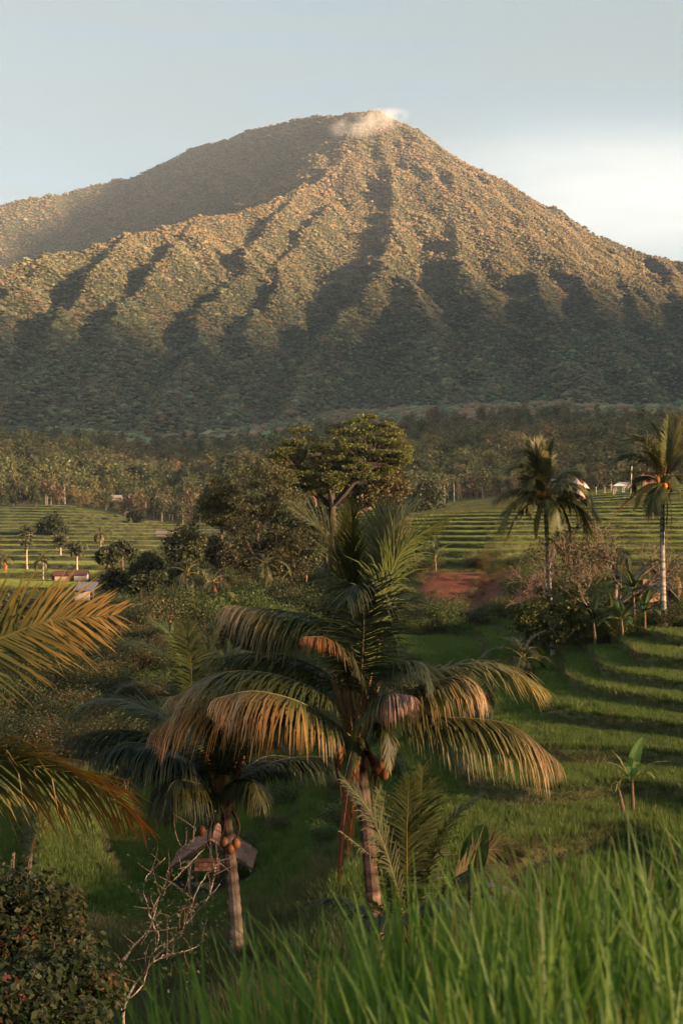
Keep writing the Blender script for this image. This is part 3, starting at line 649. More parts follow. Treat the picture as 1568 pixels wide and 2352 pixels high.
# --- the large palm in the middle
Yc = 28.0; base = P(868, 2195, Yc); base[2] = float(terrain(base[0], base[1])) ; top = P(818, 1690, Yc)
pc = thing('coconut_palm', base, 'largest coconut palm, in the middle, tall upright fronds and orange-tipped side fronds above the valley', 'palm', 'coconut palms')
palm_trunk(pc, base + np.array((0, 0, -.3)), top, .17, .12, lean=(.12, 0, 0), c=col(.24, .15, .11))
stubs(pc, top + np.array((0, 0, .25)), 11, L=1.3, r=.2); dead_sheath(pc, top, 9, 1.3)
C0 = (815, 830, 0)
big = dict(leaf=1.5, nleaf=165, width=.040)
for pts, kw in [
  ([(812, 760, 0), (800, 560, .2), (762, 340, .3), (690, 170, .2), (575, 75, -.3)], dict(droop=.14, vee=.25, radial=(-1, .25, 0), leaf=1.2, green=col(.080, .088, .030), rach=col(.32, .25, .08))),
  ([(812, 740, .1), (800, 520, .3), (789, 250, .4), (786, 50, .3)], dict(droop=.10, vee=.9, radial=(-.2, 1, 0), leaf=.9, green=K_GREEN * 1.1, fixed_side=(1, -.2, 0))),
  ([(820, 740, .3), (850, 480, 1.0), (862, 300, 1.6), (905, 65, 2.0)], dict(droop=.18, vee=.5, radial=(.5, 1, 0), leaf=1.1, green=col(.078, .085, .028), rach=col(.30, .22, .07))),
  ([(822, 740, .1), (865, 480, .5), (890, 270, .9), (940, 140, 1.1), (1012, 62, 1.2)], dict(droop=.2, vee=.5, radial=(1, .6, 0), leaf=1.25, green=col(.074, .082, .028), rach=col(.30, .22, .07))),
  ([(826, 760, 0), (860, 560, -.2), (905, 360, -.3), (980, 210, -.2), (1110, 118, .1)], dict(droop=.22, vee=.15, radial=(1, -.5, 0), green=K_GREEN * 1.4, leaf=1.4)),
  ([(818, 760, -.2), (826, 600, -.9), (828, 440, -1.5), (800, 345, -2.1), (770, 400, -2.5)], dict(droop=.30, vee=.1, radial=(-.15, -1, 0), green=K_BLUE, leaf=1.55)),
  ([(800, 790, 0), (770, 640, .3), (700, 480, .5), (560, 440, .3), (345, 418, -.2)], dict(droop=.75, vee=.15, radial=(-1, .1, 0), green=K_GREEN * .75, tip=K_TAN * .9, leaf=1.55)),
  ([(806, 780, -.2), (770, 620, -1.2), (700, 535, -1.9), (620, 530, -2.4)], dict(droop=.75, vee=.2, radial=(-.7, -1, 0), green=K_GREEN * .7, tip=K_ORANGE, leaf=.9)),
  ([(798, 820, 0), (700, 660, .6), (520, 590, .7), (285, 605, .4)], dict(droop=.8, vee=.1, radial=(-1, .2, 0), green=K_GREEN * .7, leaf=1.55)),
  ([(796, 840, -.1), (690, 740, -.4), (520, 665, -.7), (330, 658, -1.0), (150, 745, -1.1)], dict(droop=.55, vee=.15, radial=(-1, -.3, 0), green=K_GREEN * .9, tip=K_TAN * .75)),
  ([(792, 890, -.2), (700, 815, -.9), (560, 745, -1.5), (430, 722, -1.8), (305, 748, -2.0)], dict(droop=.95, vee=.05, radial=(-1, -.6, 0), green=K_GREEN, dry=.85, dryc=K_ORANGE, tip=K_TAN, leaf=1.55)),
  ([(790, 880, -.1), (640, 800, -.4), (420, 758, -.6), (230, 760, -.7), (85, 860, -.8)], dict(droop=.8, vee=.05, radial=(-1, -.2, 0), green=K_YEL * .5, dry=.95, dryc=K_ORANGE * 1.1, tip=col(.50, .24, .12))),
  ([(830, 790, .1), (880, 690, -.3), (960, 618, -.7), (1040, 625, -1.0), (1075, 705, -1.2)], dict(droop=.55, vee=.2, radial=(1, -.5, 0), green=K_BLUE * .85, leaf=1.55)),
  ([(832, 810, 0), (930, 710, .3), (1080, 650, .5), (1280, 625, .4), (1460, 705, .3)], dict(droop=.45, vee=.3, radial=(1, .1, 0), green=col(.09, .09, .03), tip=col(.42, .30, .09), leaf=1.55)),
  ([(834, 830, -.1), (940, 745, -.5), (1080, 690, -.8), (1200, 672, -.9), (1262, 765, -1.0)], dict(droop=.9, vee=.1, radial=(1, -.3, 0), green=col(.06, .055, .02), dry=.6, dryc=col(.30, .15, .06), tip=K_TAN, leaf=1.55)),
  ([(834, 850, -.1), (950, 812, -.3), (1130, 815, -.5), (1350, 845, -.6), (1520, 972, -.6)], dict(droop=.95, vee=.05, radial=(1, -.2, 0), green=col(.065, .065, .022), dry=.5, dryc=col(.28, .17, .07), tip=K_TAN, leaf=1.55)),
  ([(826, 850, -.3), (858, 790, -1.2), (915, 728, -1.9), (1000, 738, -2.3)], dict(droop=.95, vee=.05, radial=(.8, -1, 0), green=K_GREEN * .7, tip=col(.42, .25, .20), leaf=1.55)),
  ([(822, 870, -.2), (860, 830, -.9), (905, 850, -1.3), (920, 1000, -1.6)], dict(droop=.6, vee=.1, radial=(.6, -1, 0), green=K_GREEN * .7, dry=.1, leaf=.9)),
  ([(812, 880, -.2), (795, 900, -1.0), (775, 980, -1.5), (755, 1060, -1.6)], dict(droop=.5, vee=.05, radial=(-.5, -1, 0), green=K_GREEN * .8, dry=.25, leaf=.8)),
  ([(830, 840, .3), (900, 740, 1.4), (1000, 700, 2.4), (1090, 740, 3.2)], dict(droop=.6, vee=.2, radial=(.8, 1, 0), green=K_GREEN * .75)),
  ([(800, 830, .4), (740, 720, 1.5), (650, 640, 2.6), (560, 640, 3.4)], dict(droop=.6, vee=.2, radial=(-.8, 1, 0), green=K_GREEN * .75)),
  ([(815, 800, .3), (835, 640, .9), (870, 480, 1.2), (960, 400, 1.0)], dict(droop=.35, vee=.3, radial=(1, .3, 0), green=K_GREEN * .9)),
  ([(812, 800, .3), (790, 640, .7), (750, 500, .9), (690, 400, .7)], dict(droop=.3, vee=.3, radial=(-1, .3, 0), green=K_GREEN * .9)),
]:
    k = dict(big); k.update(kw); frond(pc, path(Yc, pts, Z1, 40), base, **k)
for pts in ([(818, 870, -.3), (790, 960, -1.0), (768, 1120, -1.2), (742, 1390, -1.2)], [(815, 880, -.2), (800, 980, -.8), (792, 1130, -.9), (775, 1300, -.9)]):
    frond(pc, path(Yc, pts, Z1), base, leaf=.55, nleaf=60, droop=1.6, vee=-.2, green=K_DEAD, dry=.9, dryc=K_DEAD, tip=K_ORANGE * .8, label='dead brown frond hanging beside the trunk', rach=K_DEAD)
nuts(pc, [P(*Z1(a, b), Yc + d) for a, b, d in ((745, 938, -.35), (755, 990, -.35), (765, 958, -.2), (877, 1003, -.4), (902, 1018, -.4), (888, 985, -.3), (850, 770, -.3), (748, 965, -.5))], .10)

# --- the palm with a leaning ringed trunk, left of it
Yl = 30.0; base = P(548, 2290, Yl); base[2] = float(terrain(base[0], base[1])); top = P(515, 1850, Yl)
pl = thing('coconut_palm', base, 'dark coconut palm left of the middle with ringed trunk in front of the tiled shelter', 'palm', 'coconut palms')
palm_trunk(pl, base + np.array((0, 0, -.3)), top, .155, .115, lean=(.08, 0, 0), c=col(.09, .06, .045), pale=col(.15, .12, .10))
stubs(pl, top + np.array((0, 0, .3)), 10, c=col(.18, .09, .04), L=1.2, r=.18); dead_sheath(pl, top, 5, .8, c=col(.07, .035, .02), spread=.14)
dk = K_GREEN * .62; dkb = K_BLUE * .62
for pts, kw in [
  ([(940, 930, 0), (850, 760, .2), (660, 600, .3), (450, 540, .2), (305, 600, 0)], dict(droop=.4, vee=.3, radial=(-1, .1, 0), green=col(.055, .065, .022))),
  ([(935, 935, 0), (840, 780, -.2), (650, 690, -.4), (470, 670, -.5), (290, 700, -.6)], dict(droop=.8, vee=.1, radial=(-1, -.2, 0), green=dkb)),
  ([(935, 940, -.1), (830, 820, -.7), (680, 745, -1.2), (520, 730, -1.5), (400, 790, -1.7)], dict(droop=.8, vee=.1, radial=(-1, -.5, 0), green=dkb)),
  ([(940, 920, -.2), (930, 760, -1.0), (920, 640, -1.7), (880, 620, -2.3)], dict(droop=.7, vee=.1, radial=(-.2, -1, 0), green=dk)),
  ([(950, 930, .1), (1060, 850, .2), (1210, 795, .2), (1440, 785, .2)], dict(droop=.75, vee=.2, radial=(1, 0, 0), green=dkb, leaf=1.55)),
  ([(950, 930, 0), (1050, 830, .6), (1150, 780, 1.2), (1290, 800, 1.6)], dict(droop=.6, vee=.2, radial=(1, .5, 0), green=dk)),
  ([(935, 945, -.2), (850, 900, -1.2), (730, 900, -1.9), (690, 1040, -2.2)], dict(droop=.9, vee=.0, radial=(-.7, -1, 0), green=dk, leaf=1.55)),
  ([(930, 945, 0), (820, 890, -.1), (680, 900, -.2), (620, 1060, -.2)], dict(droop=.8, vee=.0, radial=(-1, -.2, 0), green=dk, leaf=1.55)),
  ([(940, 925, .3), (880, 780, 1.2), (800, 700, 2.0), (700, 690, 2.6)], dict(droop=.6, vee=.2, radial=(-.8, 1, 0), green=dk)),
  ([(945, 920, .3), (960, 760, 1.0), (990, 650, 1.5), (1050, 600, 2.0)], dict(droop=.4, vee=.3, radial=(.5, 1, 0), green=dk)),
  ([(945, 920, -.1), (990, 780, -.6), (1070, 700, -1.1), (1180, 720, -1.5)], dict(droop=.6, vee=.2, radial=(1, -.7, 0), green=dk)),
  ([(942, 910, 0), (930, 760, 0), (935, 640, 0), (950, 560, .2)], dict(droop=.15, vee=.5, radial=(.1, 1, 0), green=dk, leaf=.7)),
  ([(950, 940, -.2), (1010, 880, -1.0), (1080, 900, -1.7), (1110, 990, -2.0)], dict(droop=.8, vee=.0, radial=(.8, -1, 0), green=dk)),
  ([(935, 930, .1), (780, 820, .4), (600, 800, .5), (440, 880, .5)], dict(droop=.7, vee=.1, radial=(-1, .2, 0), green=dkb, leaf=1.55)),
]:
    k = dict(big); k.update(kw); frond(pl, path(Yl, pts, Z2, 38), base, **k)
nuts(pl, [P(*Z2(a, b), Yl + d) for a, b, d in ((855, 1100, -.3), (952, 1150, -.4), (978, 1178, -.45), (1003, 1155, -.4))], .10, col(.13, .055, .016))

# --- palm standing out of the picture to the left: its fronds reach in
Ye = 14.0; base = np.array((-5.6, Ye, 0)); base[2] = float(terrain(base[0], base[1])); top = np.array((-5.5, Ye, -2.2))
pe = thing('coconut_palm', base, 'coconut palm at the left edge, only its golden feathered fronds reaching in', 'palm', 'coconut palms')
palm_trunk(pe, base + np.array((0, 0, -.3)), top, .16, .13)
gold = col(.17, .15, .055)
frond(pe, bez([top, P(-300, 1600, Ye), P(-60, 1492, Ye), P(110, 1428, Ye), P(268, 1412, Ye)], 44), base, leaf=.95, nleaf=125, width=.034, droop=.10, vee=.0, green=col(.10, .10, .035), dry=.36, dryc=K_ORANGE, tip=col(.42, .24, .08), fixed_side=(.25, -.25, 1), segs=3, sweep=.45)
frond(pe, bez([top, P(-330, 1800, Ye - .4), P(-120, 1745, Ye - .7), P(70, 1757, Ye - .9), P(210, 1800, Ye - .9), P(324, 1890, Ye - .9)], 44), base, leaf=1.0, nleaf=130, width=.032, droop=.35, vee=.0, green=K_GREEN * .8, dry=.46, dryc=K_ORANGE, tip=K_ORANGE * .8, fixed_side=(.1, -.6, .8), sweep=.55)
frond(pe, bez([top, P(-280, 1850, Ye + .3), P(-50, 1790, Ye + .5), P(120, 1830, Ye + .5), P(80, 1930, Ye + .4)], 40), base, leaf=1.0, nleaf=110, width=.032, droop=.5, green=K_GREEN, dry=.4, dryc=K_ORANGE, radial=(1, .3, 0))
frond(pe, bez([top, P(-300, 1700, Ye + .6), P(-90, 1690, Ye + 1.0), P(80, 1755, Ye + 1.2)], 40), base, leaf=.85, nleaf=75, width=.036, droop=.6, green=K_GREEN * .7, dry=.1, dryc=K_ORANGE, radial=(1, .6, 0))
frond(pe, bez([top, P(-380, 1500, Ye + .6), P(-180, 1300, Ye + .9), P(15, 1235, Ye + 1.0)], 40), base, leaf=.6, nleaf=75, width=.036, droop=.2, vee=.2, green=gold, dry=.3, dryc=K_ORANGE, radial=(1, .3, 0))
frond(pe, bez([top, P(-500, 1900, Ye), P(-650, 1900, Ye), P(-750, 2050, Ye)], 30), base, leaf=.8, nleaf=60, droop=.7, green=K_GREEN, radial=(-1, 0, 0))
frond(pe, bez([top, P(-500, 1600, Ye), P(-650, 1500, Ye), P(-800, 1550, Ye)], 30), base, leaf=.8, nleaf=60, droop=.5, green=K_GREEN, radial=(-1, .2, 0))
frond(pe, bez([top, P(-450, 1500, Ye + .8), P(-480, 1350, Ye + 1.2), P(-520, 1280, Ye + 1.8)], 30), base, leaf=.8, nleaf=60, droop=.3, green=K_GREEN, radial=(-.2, 1, 0))

# --- young palm low in front, right of the middle
Yy = 17.5; base = P(945, 2215, Yy); gz = float(terrain(base[0], base[1])); base[2] = gz; top = P(940, 2190, Yy)
py_ = thing('young_palm', base, 'young dark palm with feathery upright fronds right below the largest palm', 'palm')
palm_trunk(py_, base + np.array((0, 0, -.3)), top, .14, .12)
yk = dict(leaf=.95, nleaf=110, width=.040, droop=.18, vee=.15, green=K_GREEN * .72, start=.1)
for pts, kw in [
  ([(800, 1200, 0), (792, 900, 0), (788, 600, 0), (800, 320, -.1)], dict(fixed_side=(1, 0, 0), radial=(0, 1, 0), vee=.05, rach=col(.30, .24, .07), green=K_GREEN * .85)),
  ([(805, 1200, .2), (830, 900, .5), (850, 560, .6), (872, 255, .5)], dict(fixed_side=(1, .4, 0), radial=(0, 1, 0), vee=.3)),
  ([(795, 1200, 0), (730, 880, -.2), (655, 640, -.3), (565, 450, -.4), (455, 325, -.5)], dict(radial=(-1, .3, 0), green=col(.07, .078, .035), rach=col(.28, .21, .07))),
  ([(795, 1200, .2), (745, 900, .4), (690, 580, .5), (640, 380, .5)], dict(radial=(-1, .8, 0), green=K_GREEN)),
  ([(790, 1210, -.1), (690, 860, -.6), (590, 720, -.9), (440, 595, -1.1)], dict(radial=(-1, -.2, 0), tip=col(.20, .19, .10), leaf=.6)),
  ([(805, 1200, 0), (880, 860, .1), (960, 640, .2), (1060, 490, .3), (1190, 395, .3)], dict(radial=(1, .2, 0), leaf=.7)),
  ([(810, 1210, -.2), (910, 1010, -.6), (1060, 830, -.9), (1180, 795, -1.1), (1290, 880, -1.2)], dict(radial=(1, -.4, 0), droop=.4)),
  ([(810, 1210, .1), (960, 960, .7), (1120, 760, 1.0), (1240, 690, 1.1), (1390, 735, 1.1)], dict(radial=(1, .3, 0), green=col(.10, .085, .045), droop=.1, vee=0, leaf=.7, fixed_side=(0, -.3, 1), start=.55)),
  ([(790, 1210, -.1), (700, 1080, -.6), (560, 930, -.9), (440, 870, -1.1)], dict(radial=(-1, -.5, 0), green=K_GREEN * .5)),
  ([(790, 1220, .1), (620, 1060, .4), (420, 950, .6), (240, 975, .7)], dict(radial=(-1, .2, 0), green=K_GREEN * .55, droop=.4)),
  ([(800, 1210, -.3), (850, 1060, -1.3), (920, 960, -2.2), (980, 1000, -2.8)], dict(radial=(.5, -1, 0), green=K_GREEN * .5, droop=.5)),
  ([(800, 1210, -.3), (740, 1080, -1.3), (690, 1040, -2.0), (660, 1120, -2.5)], dict(radial=(-.5, -1, 0), green=K_GREEN * .5, droop=.5)),
]:
    k = dict(yk); k.update(kw); frond(py_, path(Yy, pts, Z3, 36), base, **k)

# --- the palm behind the dark one (only its crown shows)
Yb = 75.0; base = P(440, 1800, Yb); base[2] = float(terrain(base[0], base[1])); top = P(425, 1640, Yb)
pb = thing('coconut_palm', base, 'green coconut palm half hidden behind the fronds of the two front palms', 'palm', 'coconut palms')
palm_trunk(pb, base + np.array((0, 0, -.3)), top, .17, .13)
bk = dict(leaf=1.15, nleaf=90, width=.075, droop=.35, vee=.25, green=col(.048, .062, .020), segs=2)
for pts, kw in [
  ([(425, 1640, 0), (395, 1540, 0), (350, 1490, 0), (300, 1480, 0), (288, 1500, 0)], {}),
  ([(425, 1640, .2), (415, 1530, .5), (385, 1450, .9), (345, 1420, 1)], {}),
  ([(425, 1640, 0), (440, 1560, -.5), (430, 1470, -.9), (420, 1430, -1)], dict(fixed_side=(1, 0, 0), vee=.0)),
  ([(425, 1640, 0), (470, 1560, .3), (530, 1500, .5), (600, 1500, .6)], {}),
  ([(425, 1640, 0), (480, 1590, .1), (560, 1560, .2), (640, 1600, .2)], {}),
  ([(425, 1640, 0), (370, 1580, -.2), (300, 1570, -.3), (240, 1620, -.3)], dict(green=K_GREEN * .7)),
  ([(425, 1640, .2), (470, 1530, .8), (500, 1440, 1.2), (540, 1400, 1.5)], {}),
  ([(425, 1640, -.2), (450, 1600, -1.2), (480, 1600, -2), (500, 1660, -2.6)], {}),
  ([(425, 1640, -.2), (400, 1600, -1.2), (370, 1610, -2), (350, 1680, -2.6)], {}),
  ([(425, 1640, .2), (440, 1580, 1.2), (460, 1560, 2), (480, 1600, 2.6)], {}),
]:
    k = dict(bk); k.update(kw); frond(pb, path(Yb, pts, None, 30), base, **k)

# --- the two tall palms on the right
def tall_palm(Y, bx, by, tx, ty, fronds, label, nut, conv=Z4):
    base = P(bx, by, Y); base[2] = float(terrain(base[0], base[1])); top = P(tx, ty, Y)
    t = thing('tall_coconut_palm', base, label, 'palm', 'coconut palms')
    palm_trunk(t, base + np.array((0, 0, -.3)), top + np.array((0, 0, .2)), .165, .12, c=col(.30, .25, .20), pale=col(.40, .37, .31), ring=.12, lean=(-.15, 0, 0))
    stubs(t, top + np.array((0, 0, .3)), 8, L=.9, r=.25); dead_sheath(t, top, 7, 1.4, r=.25)
    for pts, kw in fronds:
        k = dict(leaf=2.2, nleaf=120, width=.075, droop=.38, vee=.2, green=col(.060, .070, .024), segs=2, rr=.035); k.update(kw)
        frond(t, path(Y, pts, conv, 26), base, **k)
    nuts(t, [P(*conv(a, b), Y + R.uniform(-.4, 0)) for a, b in nut], .17, col(.40, .17, .04))
    return t
G1 = col(.090, .100, .032); G2 = col(.120, .115, .040); G3 = col(.068, .080, .026)
tall_palm(88, 1272, 1508, 1252, 1148, [
  ([(500, 680, 0), (495, 500, 0), (485, 340, 0), (465, 235, .3)], dict(green=G1, droop=.15, vee=.5, leaf=.8, fixed_side=(.4, .9, 0))),
  ([(500, 680, .1), (520, 500, .4), (540, 350, .6), (572, 250, .6)], dict(green=G3, droop=.2, vee=.5, leaf=.6)),
  ([(500, 680, -.1), (512, 540, -.6), (510, 420, -1), (485, 355, -1.3)], dict(green=G2, droop=.35, fixed_side=(.9, .5, 0), vee=.2, leaf=.9)),
  ([(500, 680, 0), (470, 530, .2), (420, 380, .3), (280, 345, .2)], dict(green=G3)),
  ([(500, 680, .2), (460, 480, .6), (430, 350, .9), (410, 285, 1)], dict(green=G2, droop=.15)),
  ([(500, 680, 0), (430, 560, 0), (330, 460, 0), (205, 500, 0)], dict(green=G2, droop=.5)),
  ([(500, 690, 0), (400, 650, .2), (250, 640, .3), (110, 715, .2)], dict(green=G2, droop=.8)),
  ([(500, 700, -.1), (400, 680, -.4), (270, 740, -.6), (140, 950, -.8)], dict(green=G1, droop=.6, leaf=1.7)),
  ([(495, 710, 0), (400, 740, .2), (280, 850, .3), (188, 1070, .3)], dict(green=G3, dry=.5, dryc=K_DEAD * 1.3, tip=K_DEAD * 1.5, droop=.7, leaf=.6, label='dead red-brown frond hanging down')),
  ([(495, 710, -.2), (470, 760, -.8), (440, 860, -1), (430, 1025, -1.1)], dict(green=K_YEL * .8, dry=.25, dryc=K_YEL * 1.6, tip=K_YEL * 1.5, droop=.6, leaf=.6, label='yellowing frond hanging down')),
  ([(505, 710, -.2), (540, 720, -1), (580, 800, -1.4), (600, 920, -1.6)], dict(green=G1, droop=.9)),
  ([(510, 700, 0), (600, 740, .2), (670, 850, .3), (710, 1100, .3)], dict(green=K_DEAD, dry=.5, dryc=K_DEAD * 1.3, tip=K_DEAD * 1.6, droop=.8, leaf=.6, label='dead red-brown frond hanging down')),
  ([(510, 690, 0), (620, 650, -.2), (770, 690, -.4), (920, 860, -.5)], dict(green=G2, droop=.7)),
  ([(510, 700, .2), (640, 720, .5), (760, 780, .7), (860, 960, .8)], dict(green=G3, droop=.8)),
  ([(510, 690, 0), (570, 590, .2), (680, 510, .3), (790, 570, .2)], dict(green=G3, droop=.5)),
  ([(510, 690, -.2), (600, 620, -.8), (740, 600, -1.2), (860, 720, -1.4)], dict(green=G2, droop=.7)),
  ([(500, 690, -.2), (440, 600, -.8), (400, 560, -1.3), (370, 620, -1.6)], dict(green=G1, droop=.4)),
  ([(500, 690, .3), (440, 650, 1.3), (380, 700, 2), (350, 800, 2.4)], dict(green=G3, droop=.7)),
  ([(505, 690, .3), (560, 640, 1.3), (620, 640, 2), (680, 720, 2.4)], dict(green=G3, droop=.7)),
], 'tall slender coconut palm with pale trunk before the rice terraces, beside the bare tree', ((455, 680), (480, 660), (510, 665), (445, 750), (465, 755), (495, 690), (530, 700)))
tall_palm(85, 1525, 1440, 1521, 1100, [
  ([(1410, 580, 0), (1400, 400, 0), (1370, 230, 0), (1290, 88, 0)], dict(green=G2, droop=.12, vee=.5, leaf=.6)),
  ([(1415, 580, 0), (1430, 400, -.3), (1440, 260, -.4), (1450, 80, -.4)], dict(green=G1, droop=.15, fixed_side=(.5, .9, 0), vee=.5, leaf=.8)),
  ([(1420, 580, .1), (1460, 400, .4), (1490, 250, .5), (1535, 110, .5)], dict(green=G2, droop=.15, vee=.3)),
  ([(1410, 580, 0), (1360, 400, 0), (1260, 270, 0), (1110, 290, 0)], dict(green=G2, droop=.35)),
  ([(1410, 580, 0), (1330, 450, .3), (1180, 370, .5), (1030, 420, .5)], dict(green=G3, droop=.5)),
  ([(1405, 590, 0), (1310, 520, -.2), (1180, 500, -.3), (1020, 535, -.4)], dict(green=G2, droop=.4, leaf=.8)),
  ([(1405, 590, -.2), (1370, 430, -.8), (1300, 350, -1.2), (1230, 335, -1.4)], dict(green=K_YEL * .8, droop=.5, leaf=.6)),
  ([(1400, 600, 0), (1320, 600, .2), (1180, 690, .3), (1020, 850, .3)], dict(green=K_DEAD, dry=.4, dryc=col(.26, .07, .025), tip=col(.30, .06, .025), droop=.7, leaf=.55, label='red-brown dying frond')),
  ([(1400, 600, -.3), (1330, 600, -.9), (1250, 660, -1.2), (1185, 800, -1.3)], dict(green=K_YEL, dry=.3, dryc=K_YEL * 1.8, droop=.8, leaf=.9, label='yellow frond')),
  ([(1405, 600, -.3), (1370, 640, -1.1), (1340, 700, -1.5), (1335, 820, -1.7)], dict(green=G1, droop=.8)),
  ([(1405, 590, .2), (1280, 540, .8), (1200, 560, 1.2), (1180, 640, 1.5)], dict(green=G3, droop=.8)),
  ([(1425, 590, 0), (1500, 480, .1), (1580, 400, .2), (1680, 440, .2)], dict(green=G3, droop=.4)),
  ([(1425, 590, 0), (1520, 540, .1), (1640, 540, .2), (1760, 680, .2)], dict(green=G2, droop=.7)),
  ([(1425, 590, .2), (1500, 420, .6), (1580, 280, .8), (1680, 230, .8)], dict(green=G1, droop=.25)),
  ([(1425, 600, 0), (1500, 620, -.3), (1590, 720, -.5), (1650, 880, -.6)], dict(green=G3, droop=.8)),
  ([(1420, 600, -.3), (1450, 560, -1.2), (1490, 540, -2), (1530, 600, -2.6)], dict(green=G1, droop=.5)),
  ([(1415, 620, -.2), (1440, 720, -.4), (1440, 880, -.35), (1440, 1090, -.3)], dict(green=K_DEAD, dry=1, dryc=K_DEAD, tip=K_DEAD * 1.2, droop=1.4, vee=-.2, leaf=.3, label='dead frond hanging along the trunk')),
  ([(1420, 620, -.2), (1465, 730, -.4), (1475, 880, -.35), (1470, 1060, -.3)], dict(green=K_DEAD, dry=1, dryc=K_DEAD, tip=K_DEAD * 1.2, droop=1.4, vee=-.2, leaf=.3, label='dead frond hanging along the trunk')),
], 'tall coconut palm at the right edge with coconut clusters, beside the bamboo hut', [(1370 + 28 * i, 570 + 25 * (i % 3)) for i in range(5)] + [(1385 + 25 * i, 640 - 18 * (i % 2)) for i in range(5)] + [(1470, 600), (1480, 630)])

# --- generic palms of the middle distance
def generic_palm(name, vx, vyb, Y, H, L, nf, label, group=None, seed=0, green=None, dead=1, leafw=.09, stem_r=.17, bend=.2, nl=34, segs=2, cap=75, low=-25, trunk_c=col(.22, .18, .13), cat='palm'):
    r_ = random.Random(seed); base = P(vx, vyb, Y); base[2] = float(terrain(base[0], base[1])); top = base + np.array((r_.uniform(-bend, bend), r_.uniform(-bend, bend), H))
    t = thing(name, base, label, cat, group)
    if H > .3: palm_trunk(t, base + np.array((0, 0, -.2)), top, stem_r, stem_r * .7, c=trunk_c, ring=.3)
    green = col(.055, .066, .022) if green is None else green
    for i in range(nf):
        az = i * 2.399 + r_.uniform(-.2, .2); f = i / max(nf - 1, 1); el = math.radians(cap + (low - cap) * f ** .9 + r_.uniform(-8, 8)); l = L * r_.uniform(.85, 1.1) * (1 - .15 * (f < .2))
        h = np.array((math.cos(az), math.sin(az), 0)); p = [top]; e = el
        for k in range(5): p.append(p[-1] + (h * math.cos(e) + np.array((0, 0, math.sin(e)))) * l / 5); e -= (.22 + .30 * (1 - abs(math.sin(el)) * .7))
        isd = dead and i >= nf - dead
        frond(t, bez(p, 16), base, leaf=.22 * 4.5 * (.5 if isd else 1), nleaf=nl, droop=.25 + .5 * f, vee=.25, radial=h, width=leafw, segs=segs, green=(K_DEAD if isd else green * r_.uniform(.7, 1.25)), dry=(.6 if isd else .04), dryc=(K_DEAD * 1.3 if isd else K_YEL), rr=.05)
    return t
# ------------------------------------------------------------------ palms of the middle distance
def gz_at(vx, Y): x = (vx - CX) / F * Y; return float(terrain(x, Y))
def ground_pt(vx, Y): x = (vx - CX) / F * Y; return np.array((x, Y, float(terrain(x, Y))))
def on_ground(vx, vy, lo, hi):
    """the first place where the line of sight through a picture point meets the ground between two distances"""
    Y = np.exp(np.linspace(math.log(lo), math.log(hi), 400)); x = (vx - CX) / F * Y; z = terrain(x, Y); d = z - (HV - vy) / F * Y
    k = np.argmax(d > 0) if (d > 0).any() else int(np.argmin(-d)) ; return float(Y[k])
gp = generic_palm
gp('small_palm', 298, 1395, 150, 2.6, 4.3, 13, 'broad palm with arching pale fronds beside the grey-roofed hut', 'palms of the valley', 3, col(.085, .085, .035), nl=44)
gp('small_palm', 1200, 1545, 78, 1.3, 2.7, 13, 'small palm with orange stem at the foot of the tall slender palm', 'palms of the valley', 5, col(.045, .052, .022), dead=2, trunk_c=col(.30, .14, .07), nl=40)
gp('small_palm', 232, 1285, 370, 7.5, 4.0, 13, 'lone palm standing in the left rice terraces', 'palms of the valley', 7, col(.07, .068, .03), nl=22, leafw=.2, stem_r=.25)
gp('small_palm', 100, 1330, 290, 5.0, 3.6, 13, 'dark palm left of the tin-roofed field huts', 'palms of the valley', 8, col(.035, .042, .018), nl=22, leafw=.2)
gp('small_palm', 12, 1300, 330, 3.0, 3.6, 11, 'small orange-stemmed palm at the left edge of the terraces', 'palms of the valley', 9, col(.07, .066, .03), nl=22, leafw=.2, trunk_c=col(.30, .13, .06))
gp('small_palm', 430, 1370, 175, 5.0, 4.2, 13, 'palm in the thicket right of the broad pale palm', 'palms of the valley', 10, col(.050, .056, .022), dead=2, nl=30, leafw=.13)
gp('small_palm', 490, 1385, 160, 4.4, 3.9, 12, 'palm with an orange dead frond in the thicket', 'palms of the valley', 11, col(.062, .064, .026), dead=3, nl=30, leafw=.13)
gp('small_palm', 545, 1385, 150, 2.8, 2.8, 11, 'low yellowish palm in front of the dark trees', 'palms of the valley', 12, col(.13, .10, .03), dead=3, nl=30, leafw=.13, trunk_c=col(.3, .14, .05))
gp('small_palm', 612, 1330, 165, 5.5, 3.8, 12, 'palm against the dark trees under the spreading crown', 'palms of the valley', 13, col(.042, .052, .022), nl=30, leafw=.13)
gp('small_palm', 365, 1300, 240, 3.5, 3.4, 11, 'palm behind the broad pale palm, before the paddies', 'palms of the valley', 14, col(.05, .055, .024), nl=24, leafw=.17)
gp('small_palm', 1410, 1290, 105, 4.5, 2.6, 9, 'dark drooping palm rising behind the bare tree', 'palms of the valley', 15, col(.03, .04, .02), nl=30, leafw=.12, cap=60, low=-50)
gp('small_palm', 1478, 1385, 92, 1.8, 2.8, 11, 'palm with brown dying fronds beside the bamboo hut', 'palms of the valley', 16, col(.05, .05, .024), dead=4, nl=36, leafw=.12)
gp('small_palm', 1540, 1370, 100, 2.6, 2.9, 11, 'small palm behind the bamboo hut at the right edge', 'palms of the valley', 17, col(.04, .05, .022), nl=30, leafw=.12)
gp('small_palm', 700, 1185, 205, 13.0, 3.6, 9, 'palm head of dying orange fronds under the spreading crown', 'palms of the valley', 18, col(.12, .07, .03), dead=6, nl=26, leafw=.15, trunk_c=col(.20, .10, .05))
